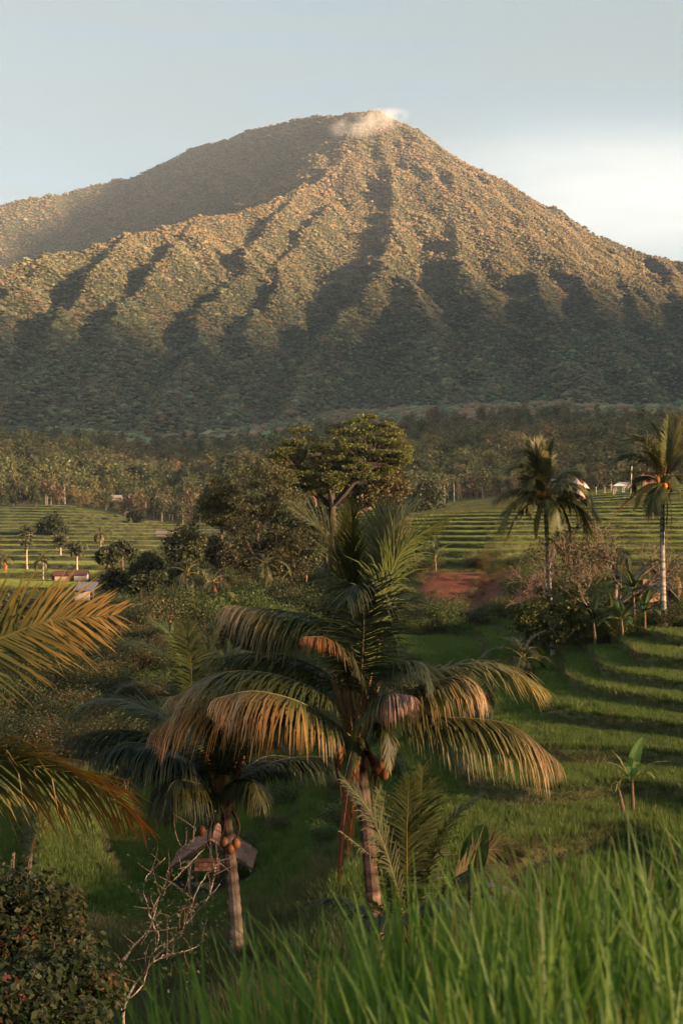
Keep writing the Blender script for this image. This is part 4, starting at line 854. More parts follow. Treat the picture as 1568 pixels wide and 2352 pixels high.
gp('small_palm', 1085, 1600, 62, 1.6, 2.0, 8, 'low dark palm in the paddies right of the largest palm', 'palms of the valley', 19, col(.035, .045, .02), nl=30, leafw=.1)
for i, (vx, Y, H) in enumerate(((118, 640, 9), (150, 660, 10), (360, 655, 11), (374, 660, 9), (408, 665, 10), (1020, 560, 9), (1042, 575, 10), (300, 650, 8), (335, 668, 9), (437, 650, 9), (1475, 545, 8), (505, 640, 10))):
    gp('distant_palm', vx, 1229, Y, H, 3.6, 9, ('distant thin coconut palm at the edge of the wood behind the left paddies' if vx < 700 else 'distant thin coconut palm behind the right terraces'), 'distant palms' if vx < 700 else 'distant palms on the right', 30 + i, col(.075, .075, .035), nl=10, leafw=.4, stem_r=.22, trunk_c=col(.3, .26, .2))

# ------------------------------------------------------------------ broadleaved trees
def limb_curve(a, b, sag=.15, jit=.1, n=7, r_=R):
    a = np.array(a, float); b = np.array(b, float); L = np.linalg.norm(b - a); t = np.linspace(0, 1, n)[:, None]
    mid = (a + b) / 2 + np.array((r_.uniform(-1, 1), r_.uniform(-1, 1), 0)) * jit * L - np.array((0, 0, sag * L))
    return (1 - t) ** 2 * a + 2 * t * (1 - t) * mid + t * t * b
def leafy_tree(name, base, trunk_top, clumps, leaf, colr, nleaf, r0, bark, label, group=None, flat=.45, spread=.9, hi=None, jitter=.35, up=.7, branch_label=None, cat='tree', noise=.4):
    """clumps: list of (centre, radius); limbs run from the trunk to them"""
    t = thing(name, base, label, cat, group); base = np.array(base); tt_ = np.array(trunk_top)
    mb = MB(); c = limb_curve(base - np.array((0, 0, .3)), tt_, -.0, .04, 9); tube(mb, c, np.linspace(r0, r0 * .6, 9) * (1 + .5 * np.exp(-np.linspace(0, 8, 9))), bark, 9)
    mb.build('trunk', M_BARK, parent=t, smooth_shade=True)
    mbL = MB(); mains = []
    C = np.array([q[0] for q in clumps]); k = max(3, min(9, len(clumps) // 7)); sel = rng.choice(len(clumps), k, replace=False)
    for i in sel:
        e = C[i] * .75 + tt_ * .25; cv = limb_curve(tt_ - np.array((0, 0, r0)), e, .10, .08, 8); mains.append(cv); tube(mbL, cv, np.linspace(r0 * .55, r0 * .16, 8), bark, 6)
    allp = np.concatenate([m[3:] for m in mains])
    for cc, rad in clumps:
        j = np.argmin(((allp - cc) ** 2).sum(1) + ((allp[:, 2] > cc[2]) * 4)); cv = limb_curve(allp[j], cc, .08, .12, 6); tube(mbL, cv, np.linspace(r0 * .15, r0 * .03, 6), bark, 4)
        for q in range(3): tube(mbL, limb_curve(cv[3], cc + rng.normal(size=3) * rad * .6, .0, .1, 4), np.linspace(r0 * .05, r0 * .015, 4), bark, 3)
    mbL.build('limbs', M_BARK, parent=t)
    mbC = MB(); hi = colr * 1.5 if hi is None else hi
    for cc, rad in clumps:
        n = int(nleaf * rng.uniform(.7, 1.3)); p = rng.normal(size=(n, 3)); p = unit(p) * (rng.random((n, 1)) ** .45) * rad * np.array((1, 1, flat)) * rng.uniform(.8, 1.2)
        f = rng.random((n, 1)) * .6 + .4 * rng.random(); leaves(mbC, cc + p, leaf, colr * (1 - f) + hi * f, .4, jitter, up)
    mbC.build('crown', M_LEAF, parent=t)
    return t
def clumps_in(fn, n):
    return [fn(i) for i in range(n)]
# the great spreading tree: layered flat clumps
def spread_clumps(Y, n, outline, ymin, ymax, depth, rad, seed):
    """outline: (vx, vy_top, vy_bottom) columns of the crown in the picture"""
    r_ = np.random.default_rng(seed); o = np.array(outline, float); res = []
    while len(res) < n:
        vx = r_.uniform(o[0, 0], o[-1, 0]); a = np.interp(vx, o[:, 0], o[:, 1]); b = np.interp(vx, o[:, 0], o[:, 2]); q = r_.random() ** ymin
        vy = a + (b - a) * q; d = r_.uniform(-1, 1) * depth * math.sqrt(max(.05, 1 - ((vx - o[:, 0].mean()) / (o[-1, 0] - o[0, 0]) * 1.6) ** 2))
        res.append((P(vx, vy, Y + d), rad * r_.uniform(.7, 1.3)))
    return res
Yt = 205.0
cl = spread_clumps(Yt, 260, [(632, 1035, 1060), (650, 1000, 1110), (690, 978, 1130), (740, 985, 1140), (790, 958, 1110), (850, 955, 1100), (890, 970, 1080), (930, 1005, 1060)], .8, 1, 8.5, 1.5, 4)
bt = ground_pt(770, Yt); leafy_tree('spreading_tree', bt, P(762, 1150, Yt), cl, .34, col(.050, .060, .016), 190, .75, col(.05, .038, .028), 'huge spreading tree with flat layered dark green crown standing above all the others', flat=.26, hi=col(.115, .12, .032), jitter=.4, up=1.2)
cl = spread_clumps(Yt + 8, 60, [(760, 1090, 1120), (800, 1080, 1150), (860, 1085, 1160), (920, 1080, 1150), (940, 1100, 1130)], .9, 1, 5, 1.5, 5)
bt = ground_pt(812, Yt + 8); leafy_tree('branching_tree', bt, P(815, 1175, Yt + 8), cl, .5, col(.055, .055, .020), 90, .30, col(.12, .075, .05), 'tree with forked reddish trunk under the right side of the spreading crown', flat=.5, hi=col(.11, .10, .04))
cl = spread_clumps(198, 130, [(505, 1120, 1160), (525, 1070, 1200), (570, 1055, 1215), (620, 1058, 1200), (660, 1070, 1190), (690, 1100, 1180)], .9, 1, 6, 1.5, 6)
leafy_tree('brown_leaved_tree', ground_pt(590, 198), P(592, 1200, 198), cl, .32, col(.044, .050, .020), 120, .4, col(.07, .05, .04), 'thin brownish tree left of the spreading crown', flat=.5, hi=col(.080, .080, .034))
cl = spread_clumps(200, 55, [(470, 1130, 1190), (490, 1100, 1200), (520, 1110, 1210), (540, 1150, 1230)], .9, 1, 4, 1.4, 7)
leafy_tree('slim_tree', ground_pt(508, 200), P(510, 1190, 200), cl, .34, col(.055, .060, .020), 150, .3, col(.22, .15, .10), 'slim green tree with bare lower trunk at the left end of the tall tree group', flat=.6, hi=col(.10, .10, .035))
cl = spread_clumps(190, 60, [(640, 1180, 1250), (670, 1160, 1290), (700, 1165, 1300), (725, 1200, 1290)], .8, 1, 5, 1.7, 8)
leafy_tree('dark_tree', ground_pt(680, 190), P(680, 1260, 190), cl, .36, col(.026, .036, .014), 240, .4, col(.09, .06, .045), 'very dark dense tree under the left side of the spreading crown', flat=.8, hi=col(.045, .055, .020))
cl = spread_clumps(185, 70, [(490, 1210, 1260), (520, 1190, 1300), (580, 1195, 1310), (640, 1200, 1320), (690, 1220, 1310)], .8, 1, 5, 1.5, 9)
leafy_tree('thicket_tree', ground_pt(590, 185), P(590, 1280, 185), cl, .34, col(.030, .038, .016), 190, .3, col(.12, .07, .05), 'dark broad bushy tree with reddish young leaves below the brownish tree', flat=.8, hi=col(.060, .050, .024))
cl = spread_clumps(210, 45, [(385, 1235, 1270), (405, 1205, 1290), (440, 1200, 1290), (470, 1225, 1290)], .8, 1, 4, 1.5, 10)
leafy_tree('round_tree', ground_pt(430, 210), P(430, 1270, 210), cl, .45, col(.038, .042, .018), 110, .3, col(.12, .08, .06), 'rounded dark tree between the paddies and the tall tree group', flat=.8, hi=col(.065, .068, .026))
cl = spread_clumps(430, 50, [(948, 1130, 1170), (965, 1100, 1175), (990, 1100, 1180), (1010, 1125, 1170)], .8, 1, 5, 2.6, 11)
leafy_tree('round_tree', ground_pt(978, 430), P(978, 1165, 430), cl, .9, col(.032, .038, .018), 90, .4, col(.12, .08, .06), 'dark rounded tree right of the spreading crown before the brown wood', flat=.8)
cl = spread_clumps(470, 45, [(98, 1205, 1225), (108, 1185, 1235), (125, 1182, 1240), (142, 1200, 1240), (150, 1215, 1238)], .8, 1, 5, 2.4, 12)
leafy_tree('round_tree', ground_pt(122, 470), P(122, 1235, 470), cl, .9, col(.024, .034, .014), 110, .35, col(.12, .08, .06), 'dark dense tree alone among the left rice terraces', flat=.9)
for vx, y0, y1, yb, Y, lab in ((63, 1205, 1245, 1280, 350, 'slender pale-trunked tree at the far left of the paddies'), (140, 1225, 1250, 1265, 385, 'slender pale-trunked tree right in front of the dark lone tree'), (178, 1245, 1265, 1290, 330, 'small thin tree standing over the tin-roofed field huts')):
    cl = spread_clumps(Y, 14, [(vx - 14, y0 + 8, y1), (vx, y0, y1 + 6), (vx + 14, y0 + 8, y1)], .8, 1, 1.5, 1.2, int(vx))
    leafy_tree('slender_tree', ground_pt(vx, Y), P(vx, y1, Y), cl, .7, col(.05, .055, .026), 40, .22, col(.34, .28, .20), lab, flat=.8)
for vx, w, yt, Y, c, lab in ((250, 22, 1255, 250, col(.03, .036, .015), 'dark bush in the paddies under the lone palm'), (282, 26, 1240, 265, col(.034, .038, .018), 'dark bushy tree right of the lone palm'), (312, 14, 1170, 560, col(.03, .036, .016), 'small dark tree at the far edge of the left paddies'), (340, 40, 1270, 215, col(.055, .060, .026), 'grey-green bushy tree above the broad pale palm'), (25, 46, 1345, 140, col(.045, .048, .020), 'dense olive bush at the left edge above the golden fronds'), (1390, 18, 1180, 500, col(.028, .034, .016), 'dark round bush at the top of the right terraces'), (1470, 30, 1165, 480, col(.03, .036, .016), 'dark bushes at the top right behind the edge palm'), (1550, 40, 1375, 97, col(.04, .05, .018), 'green bush behind the bamboo hut'), (395, 22, 1330, 190, col(.04, .045, .018), 'rounded bush in the middle of the thicket')):
    cl = spread_clumps(Y, 30, [(vx - w, yt + w * .7, yt + w * 1.4), (vx, yt, yt + w * 1.8), (vx + w, yt + w * .7, yt + w * 1.4)], .9, 1, w / F * Y * .7, w / F * Y * .42, int(vx) + 3)
    leafy_tree('bushy_tree', ground_pt(vx, Y), P(vx, yt + w, Y), cl, .0022 * Y + .05, c, 80, .2, col(.12, .08, .06), lab, flat=.8)
for i, (vx, w, yt, Y) in enumerate(((455, 30, 1215, 225), (500, 28, 1235, 200), (270, 30, 1300, 190), (330, 26, 1315, 175), (705, 34, 1150, 215), (750, 30, 1155, 225), (420, 24, 1290, 205), (360, 20, 1290, 255))):
    cl = spread_clumps(Y, 34, [(vx - w, yt + w * .7, yt + w * 1.6), (vx, yt, yt + w * 2.2), (vx + w, yt + w * .7, yt + w * 1.6)], .9, 1, w / F * Y * .7, w / F * Y * .40, int(vx) + 9)
    leafy_tree('bushy_tree', ground_pt(vx, Y), P(vx, yt + w, Y), cl, .0022 * Y + .05, col(.034, .040, .016) * (1 + .12 * (i % 4)), 80, .2, col(.10, .07, .05), ('dark bushy tree right behind the rounded dark tree', 'dark bushy tree under the slim green tree', 'low dark tree left of the broad pale palm', 'dark tree right above the broad pale palm', 'dark tree under the middle of the spreading crown', 'dark tree behind the upright fronds of the largest palm', 'dark tree in the thicket between paddies and palms', 'small dark tree at the near edge of the left paddies')[i], flat=.8)
# dark leafy tree in front of the slender palm
cl = spread_clumps(86, 60, [(1185, 1400, 1440), (1205, 1375, 1460), (1240, 1350, 1475), (1280, 1335, 1470), (1320, 1345, 1450), (1340, 1370, 1440)], .85, 1, 2.2, .62, 21)
leafy_tree('small_leafy_tree', ground_pt(1302, 86), P(1290, 1470, 86), cl, .20, col(.028, .036, .013), 90, .14, col(.20, .13, .08), 'dark glossy-leaved small tree wrapping the trunk of the tall slender palm', flat=.8, hi=col(.085, .105, .025))

# ------------------------------------------------------------------ bare trees
def bare_tree(name, base, dirs, L0, r0, depth, c, label, seed, leafn=0, leafc=None, spread=.55, up=.25, cat='tree', sides=4, shrink=.76, leafs=.1, group=None, rmin=.017):
    r_ = np.random.default_rng(seed); t = thing(name, base, label, cat, group); mbT = MB(); mbB = MB(); tips = []
    def grow(p, d, L, r, k):
        n = 5; pts = [p]; dd = d
        for i in range(n): dd = unit(dd + r_.normal(size=3) * .16 + np.array((0, 0, up * .25))); pts.append(pts[-1] + dd * L / n)
        tube(mbT if k == depth else mbB, pts, np.maximum(np.linspace(r, r * .68, n + 1), rmin), c * r_.uniform(.75, 1.25), 7 if k == depth else sides)
        if k == 0: tips.append(pts[-1]); tips.append(pts[3]); return
        for q in range(2 if r_.random() < .55 else 3):
            a = unit(np.cross(dd, r_.normal(size=3))); nd = unit(dd + a * spread * r_.uniform(.6, 1.3)); grow(pts[-1] if q < 2 else pts[3], nd, L * shrink * r_.uniform(.8, 1.15), r * .62, k - 1)
    for d in dirs: grow(np.array(base) - np.array((0, 0, .2)), unit(np.array(d, float)), L0, r0, depth)
    mbT.build('trunk', M_BARK, parent=t, smooth_shade=True); mbB.build('branches', M_BARK, parent=t)
    if leafn:
        tp = np.array(tips); q = tp[r_.integers(0, len(tp), leafn)] + r_.normal(size=(leafn, 3)) * .12 * L0; m = MB(); leaves(m, q, leafs, leafc, .4, .4, .5); m.build('leaves', M_LEAF, parent=t)
    return t
bare_tree('bare_tree', ground_pt(1350, 87), [(.25, 0, 1), (.8, .1, 1)], 2.3, .14, 6, col(.19, .14, .105), 'large half-bare tree with pale brown crooked branches between the two tall palms', 31, 3200, col(.085, .080, .035), .60, .35, leafs=.15)
bare_tree('bare_tree', ground_pt(1380, 91), [(.5, .2, 1)], 2.5, .10, 6, col(.22, .165, .13), 'leaning bare tree with dense twigs left of the bamboo hut', 37, 1600, col(.10, .08, .035), .62, .3, leafs=.14)
bare_tree('bare_tree', ground_pt(1245, 96) + np.array((0, 0, .2)), [(-.35, 0, 1)], 2.0, .11, 6, col(.24, .145, .11), 'leafless pinkish umbrella-shaped tree before the red earth slope', 33, 0, None, .75, .05)

# ------------------------------------------------------------------ banana plants
def banana_leaf(root, curve, width, c, parent_loc, torn=.2, name='leaf', label=None, fold=.25, side=None):
    curve = np.asarray(curve); n = len(curve); t = unit(np.gradient(curve, axis=0)); h = unit((curve[-1] - curve[0]) * (1, 1, 0) + 1e-4)
    sd = np.array((-h[1], h[0], 0)) if side is None else unit(np.array(side, float)); sd = unit(sd[None] - t * (t @ sd)[:, None]); nn = np.cross(sd, t); nn = np.where(nn[:, 2:3] < 0, -nn, nn)
    q = np.linspace(0, 1, n); w = width * np.clip(np.sin(np.clip((q - .12) / .88, 0, 1) ** .7 * np.pi) * 1.0, 0, 1) ** .55 * (q > .12)
    mb = MB(); tube(mb, curve, np.linspace(.035, .006, n) * width * 2.2, col(.20, .20, .07), 5)
    for s in (-1, 1):
        ww = w * rng.uniform(1 - torn, 1, n); e = curve + sd * (s * ww * .5)[:, None] + nn * (ww * fold)[:, None] - np.array((0, 0, 1)) * (ww * torn * .6)[:, None]
        m_ = curve + sd * (s * ww * .25)[:, None] + nn * (ww * fold * .6)[:, None]
        V = np.concatenate([curve + nn * .004, m_, e]); f = []
        for k in range(n - 1):
            if torn > .3 and rng.random() < torn * .35: continue
            f += [[k, k + 1, n + k + 1, n + k], [n + k, n + k + 1, 2 * n + k + 1, 2 * n + k]]
        mb.add(V, f, np.concatenate([np.tile(c * 1.15, (n, 1)), np.tile(c, (n, 1)), np.tile(c * .9, (n, 1))]) * rng.uniform(.92, 1.08, (3 * n, 1)))
    o = mb.build(name, M_BANANA, parent=root)
    if label: o['label'] = label
    return o
def banana(base, H, nl, L, W_, label, seed, c=col(.050, .080, .022), torn=.35, stem_c=col(.16, .11, .06), group=None):
    r_ = random.Random(seed); t = thing('banana_plant', base, label, 'banana plant', group); base = np.array(base); top = base + np.array((r_.uniform(-.1, .1), 0, H))
    mb = MB(); tube(mb, bez([base - (0, 0, .2), (base + top) / 2 + (0.03, 0, 0), top], 8), np.linspace(.11, .06, 8), stem_c, 8); mb.build('stem', M_BARK, parent=t, smooth_shade=True)
    for i in range(nl):
        az = i * 2.4 + seed; h = np.array((math.cos(az), math.sin(az), 0)); el = math.radians(78 - 60 * i / nl + r_.uniform(-8, 8)); p = [top]; e = el; l = L * r_.uniform(.8, 1.1)
        for k in range(5): p.append(p[-1] + (h * math.cos(e) + np.array((0, 0, math.sin(e)))) * l / 5); e -= .16 + .22 * i / nl
        banana_leaf(t, bez(p, 16), W_ * r_.uniform(.8, 1.1), c * r_.uniform(.7, 1.35), base, torn * (i / nl + .3))
    return t
# the lone one in the right paddies, as in the picture
Yb2 = 46.0; b0 = P(1452, 1885, Yb2); b0[2] = float(terrain(b0[0], b0[1]))
bn = thing('banana_plant', b0, 'lone banana plant with one tall upright leaf in the right paddies', 'banana plant')
top = P(1450, 1795, Yb2); mb = MB(); tube(mb, bez([b0 - (0, 0, .2), P(1452, 1850, Yb2), top], 8), np.linspace(.075, .05, 8), col(.13, .085, .05), 8); mb.build('stem', M_BARK, parent=bn, smooth_shade=True)
bgreen = col(.11, .16, .035)
banana_leaf(bn, path(Yb2, [(1450, 1800), (1452, 1760, .0), (1458, 1735, -.02), (1475, 1692, .05)], None, 20), .40, bgreen * 1.4, b0, .02, side=(1, -.25, 0), fold=.08)
for pts, w in (([(1450, 1800), (1425, 1765, -.2), (1400, 1752, -.3), (1378, 1755, -.3)], .22), ([(1450, 1800), (1435, 1768, .2), (1415, 1735, .4), (1402, 1722, .5)], .16), ([(1450, 1800), (1475, 1765, -.1), (1500, 1752, -.2), (1540, 1748, -.2)], .16), ([(1450, 1800), (1470, 1778, -.3), (1490, 1775, -.5), (1505, 1790, -.6)], .24), ([(1450, 1800), (1435, 1785, .3), (1420, 1800, .4), (1412, 1822, .4)], .2)):
    banana_leaf(bn, path(Yb2, pts, None, 14), w, bgreen * .7 + K_TAN * .15, b0, .5)
b1 = P(1437, 1890, Yb2 - .3); b1[2] = float(terrain(b1[0], b1[1]))
bn2 = thing('withered_banana_plant', b1, 'withered leafless banana stem leaning beside the lone banana plant', 'banana plant')
mb = MB(); tube(mb, bez([b1 - (0, 0, .2), P(1428, 1850, Yb2 - .3), P(1420, 1815, Yb2 - .3)], 7), np.linspace(.07, .05, 7), col(.15, .09, .06), 7); mb.build('stem', M_BARK, parent=bn2)
banana_leaf(bn2, path(Yb2 - .3, [(1420, 1815), (1415, 1795), (1406, 1800), (1402, 1818)], None, 10), .2, col(.12, .10, .05), b1, .6)
banana_leaf(bn2, path(Yb2 - .3, [(1420, 1815), (1424, 1785), (1415, 1765), (1405, 1760)], None, 10), .12, col(.14, .12, .06), b1, .6)
for i, (vx, Y, H, L, lab) in enumerate(((1365, 84, 1.5, 1.9, 'leftmost banana plant of the clump before the bamboo hut'), (1400, 86, 1.3, 1.9, 'broad-leaved banana plant in the middle of the clump'), (1428, 83, 1.2, 1.8, 'low banana plant with drooping leaf at the front of the clump'), (1455, 87, 2.3, 2.0, 'tallest banana plant with upright leaves left of the bamboo hut'), (1478, 84, 1.2, 1.5, 'small leaning banana plant close to the bamboo hut'), (1215, 90, 1.0, 1.5, 'banana leaves left of the slender palm trunk'))):
    banana(ground_pt(vx, Y), H, 9, L, .55, lab, i + 1, col(.048, .075, .024))
for i, (vx, Y, L, lab) in enumerate(((525, 105, 2.6, 'banana plant between the crowns of the front palms'), (285, 62, 1.3, 'banana plant among the shrubs right of the golden fronds'), (640, 165, 3.2, 'banana plant before the dark trees'), (1000, 150, 2.6, 'pale banana leaves at the left end of the red slope'), (470, 340, 3, 'far banana clump at the edge of the left paddies'))):
    banana(ground_pt(vx, Y), L * .6, 7, L, .3 * L, lab, i + 11, col(.065, .085, .04))
# broad leaf and torn leaves beside the young palm
b2 = ground_pt(1085, 18.5); bq = thing('banana_plant', b2, 'banana plant with one broad upright leaf beside the young palm, behind the rice', 'banana plant')
mb = MB(); tube(mb, bez([b2 - (0, 0, .2), P(1080, 2120, 18.5), P(1080, 2010, 18.5)], 8), np.linspace(.09, .04, 8), col(.10, .10, .05), 8); mb.build('stem', M_BARK, parent=bq)
banana_leaf(bq, path(18.5, [(1080, 2020), (1083, 1990), (1095, 1940), (1112, 1892)], None, 18), .36, col(.045, .085, .018), b2, .02, side=(1, -.3, 0), fold=.05)
banana_leaf(bq, path(18.2, [(1080, 2060), (1110, 2032), (1150, 2035), (1192, 2058)], None, 14), .20, col(.06, .085, .05), b2, .6)
banana_leaf(bq, path(18.2, [(1080, 2070), (1110, 2058), (1140, 2070), (1165, 2100)], None, 14), .20, col(.05, .07, .04), b2, .6)

# ------------------------------------------------------------------ tree ferns and shrubs of the valley
def fern(base, H, L, nf, label, seed, c):
    r_ = random.Random(seed); t = thing('tree_fern', base, label, 'fern', 'tree ferns'); base = np.array(base); top = base + np.array((0, 0, H))
    mb = MB(); tube(mb, [base - (0, 0, .2), top], [.12, .1], col(.05, .035, .02), 7); mb.build('stem', M_BARK, parent=t)
    for i in range(nf):
        az = i * 2.4 + seed; h = np.array((math.cos(az), math.sin(az), 0)); e = math.radians(r_.uniform(25, 50)); p = [top]
        for k in range(4): p.append(p[-1] + (h * math.cos(e) + np.array((0, 0, math.sin(e)))) * L / 4); e -= .28
        frond(t, bez(p, 14), base, leaf=1.6, nleaf=24, droop=.08, vee=.02, radial=h, width=.22, start=.08, segs=2, green=c * r_.uniform(.8, 1.3), sweep=.25, rr=.04)
    return t
for i, (vx, Y, c) in enumerate(((575, 140, col(.050, .062, .024)), (612, 132, col(.055, .070, .026)), (655, 128, col(.095, .125, .040)), (640, 145, col(.045, .055, .022)), (596, 150, col(.040, .050, .022)))):
    fern(ground_pt(vx, Y), 1.6 + .4 * (i % 3), 2.5, 12, ('tree fern with flat feathery fronds below the dark trees' if i != 2 else 'brightest tree fern, pale green, nearest the largest palm'), i, c)

def shrub_proto(k, c, leafn=2400, leafs=.055, name='shrub', brown=0.0):
    mb = MB(); r_ = np.random.default_rng(k); nb = 9
    for i in range(nb):
        a = i * 2.4; e = np.array((math.cos(a) * .55 * r_.uniform(.5, 1), math.sin(a) * .55 * r_.uniform(.5, 1), r_.uniform(.45, .95))); tube(mb, limb_curve((0, 0, -.15), e, -.1, .1, 5), np.linspace(.03, .008, 5), col(.12, .08, .05), 4)
        n = leafn // nb; p = e + r_.normal(size=(n, 3)) * np.array((.2, .2, .16)); f = rng.random((n, 1)); cc = c * (.85 + .4 * f); dryf = (rng.random((n, 1)) < brown) * 1.0; cc = cc * (1 - dryf) + col(.15, .075, .035) * dryf
        leaves(mb, p, leafs, cc, .3, .3, .6)
    return mb.mesh(name, [M_LEAF])
def tuft_mesh(k, nb=26, h=1.0, spread=.35, c=col(1, 1, 1), w=.035, name='tuft', bendf=.5, ret_mb=False, cv=.25):
    r_ = np.random.default_rng(k + 100); mb = MB(); az = r_.uniform(0, 6.28, nb); r = spread * .5 * np.sqrt(r_.random(nb)); b = np.stack([np.cos(az) * r, np.sin(az) * r, np.full(nb, -.05)], 1)
    lean = r_.uniform(.05, .5, nb) * bendf; d = np.stack([np.cos(az) * lean, np.sin(az) * lean, np.ones(nb)], 1); hh = h * r_.uniform(.65, 1.1, nb)
    m1 = b + d * (hh * .5)[:, None]; d2 = d + np.stack([np.cos(az) * bendf * .7, np.sin(az) * bendf * .7, -np.full(nb, .25)], 1) * r_.uniform(.4, 1.3, (nb, 1)); tip = m1 + d2 * (hh * .5)[:, None]
    fa = r_.uniform(0, 3.14, nb); s = np.stack([np.cos(fa), np.sin(fa), 0 * fa], 1) * (w * r_.uniform(.7, 1.3, nb))[:, None]
    V = np.stack([b - s * .5, b + s * .5, m1 - s * .5, m1 + s * .5, tip], 1).reshape(-1, 3); i = np.arange(nb) * 5
    cc = np.repeat(c * r_.uniform(1 - cv, 1 + cv, (nb, 1)), 5, 0) if np.ndim(c) == 1 else c
    mb.add(V, np.stack([i, i + 1, i + 3, i + 2], 1), cc); mb.F.append(np.stack([i + 2, i + 3, i + 4], 1)); mb.M.append(np.zeros(nb))
    return mb
SHR = [shrub_proto(1, col(.040, .050, .018)), shrub_proto(2, col(.060, .062, .024), brown=.1), shrub_proto(3, col(.070, .062, .028), 1800, brown=.28), shrub_proto(4, col(.055, .080, .022), 2400), shrub_proto(5, col(.034, .044, .016), 2600)]
SL = ['dark green shrub', 'olive shrub', 'brownish half-dry shrub', 'fresh green shrub', 'very dark dense shrub']
ZR = {'shrubs on the left slope': (1.75, 2.2, 110, 290, 90, 120), 'shrubs in the thicket': (2.6, 3.2, 420, 570, 155, 185), 'shrubs below the red slope': (1.5, 1.9, 990, 1120, 124, 131), 'shrubs above the red slope': (1.2, 1.5, 1060, 1180, 152, 154), 'shrubs in the right grove': (1.2, 1.5, 1350, 1480, 88, 92), 'shrubs on the valley bank': (.65, .8, 670, 790, 55, 65), 'shrubs by the left paddies': (3.1, 3.7, 470, 700, 240, 275), 'shrubs on the red slope': (.55, .75, 1030, 1100, 143, 146)}
def shrub(kind, vx, Y, s, zone, group):
    p = ground_pt(vx, Y); o = bpy.data.objects.new('shrub', SHR[kind]); COL.objects.link(o); o.location = tuple(p); o.rotation_euler = (0, 0, R.uniform(0, 6.28)); o.scale = (s * R.uniform(.9, 1.3), s * R.uniform(.9, 1.3), s * R.uniform(.8, 1.15))
    sz = {0: 'small ', 1: 'middling ', 2: 'large '}[0 if s < ZR[group][0] else 2 if s > ZR[group][1] else 1]; c0, c1, d0, d1 = ZR[group][2:]
    side = 'left part' if vx < c0 else 'right part' if vx > c1 else 'middle'; dep = ', near side' if Y < d0 else ', far side' if Y > d1 else ''
    tag(o, sz + SL[kind] + ' ' + zone + ', ' + side + dep, 'shrub', group)
for i in range(120):      # slope on the left
    Y = math.exp(R.uniform(math.log(72), math.log(150))); vx = R.uniform(-60, 470)
    if Y < 100 and vx > 330: continue
    shrub(R.choice([0, 1, 0, 2, 4, 3]), vx, Y, R.uniform(1.3, 2.6), 'on the overgrown left slope', 'shrubs on the left slope')
for i in range(130):      # thicket between the hut and the middle palm
    Y = math.exp(R.uniform(math.log(130), math.log(215))); vx = R.uniform(270, 720)
    shrub(R.choice([0, 0, 1, 3, 4, 4]), vx, Y, R.uniform(2.0, 3.8), 'in the thicket under tall trees', 'shrubs in the thicket')
for i in range(22):      # foot of the red slope
    Y = R.uniform(118, 136); vx = R.uniform(880, 1230)
    shrub(R.choice([0, 1, 2, 3]), vx, Y, R.uniform(1.2, 2.2), 'at the foot of the red earth slope', 'shrubs below the red slope')
for i in range(16):
    Y = R.uniform(151, 155); vx = R.uniform(950, 1290)
    shrub(R.choice([0, 1, 2, 3]), vx, Y, R.uniform(1.0, 1.7), 'along the top of the red earth slope', 'shrubs above the red slope')
for i in range(26):      # grove on the right
    Y = R.uniform(84, 96); vx = R.uniform(1230, 1600)
    shrub(R.choice([0, 3, 4, 4]), vx, Y, R.uniform(.9, 1.8), 'in the grove by the tall palms', 'shrubs in the right grove')
for i in range(20):      # bank in the valley
    Y = R.uniform(46, 74); vx = R.uniform(560, 900)
    shrub(R.choice([0, 3, 1]), vx, Y, R.uniform(.5, .95), 'on the bank behind the largest palm', 'shrubs on the valley bank')
for i in range(22):
    Y = R.uniform(215, 300); vx = R.uniform(240, 930)
    shrub(R.choice([0, 4, 1]), vx, Y, R.uniform(2.5, 4.2), 'along the edge of the left paddies', 'shrubs by the left paddies')
for i in range(16):
    Y = R.uniform(140, 149); vx = R.uniform(965, 1170)
    shrub(R.choice([2, 2, 1, 0]), vx, Y, R.uniform(.35, .9), 'rooted in the red earth slope', 'shrubs on the red slope')
# nearest trees of the wood at the foot
FM = [o for o in leafy]
TK = ['rounded leafy tree', 'pale-trunked open tree', 'low bushy tree', 'tall pale-trunked tree', 'leafy brownish tree', 'open crowned tree']
IND = []
for k in range(6):
    for v_, (c, nm) in enumerate(((col(.060, .068, .026), 'green'), (col(.115, .088, .048), 'brown'), (col(.042, .048, .020), 'dark'))):
        me = leafy[k].data.copy(); me.materials.clear(); me.materials.append(M_LEAF); n = len(me.vertices); a = np.empty(n * 4, np.float32); me.attributes['col'].data.foreach_get('color', a); a = a.reshape(-1, 4)
        isleaf = a[:, 1] > .55; a[isleaf, :3] *= c; me.attributes['col'].data.foreach_set('color', a.ravel()); IND.append((me, TK[k], nm))
for i in range(NIND):
    me, kd, nm = IND[R.randrange(18)]; o = bpy.data.objects.new('wood_edge_tree', me); COL.objects.link(o); s = float(FOOT['s'][i]) * R.uniform(.8, 1.5); o.location = (float(FOOT['x'][i]), float(FOOT['y'][i]), float(FOOT['z'][i])); o.scale = (s, s, s); o.rotation_euler = (0, 0, R.uniform(0, 6))
    side = 'left paddies' if FOOT['x'][i] < -20 else 'right terraces'
    vv = o.location.x / o.location.y * F + CX; hv = ('far left', 'left', 'middle left', 'middle', 'middle right', 'right', 'far right')[int(np.clip(vv / 224, 0, 6))]
    tag(o, ('tall ' if s > 9 and 'tall' not in kd else '') + '%s %s at the wood edge beyond the %s, %s' % (nm, kd, side, hv), 'tree', 'trees at the edge of the wood')
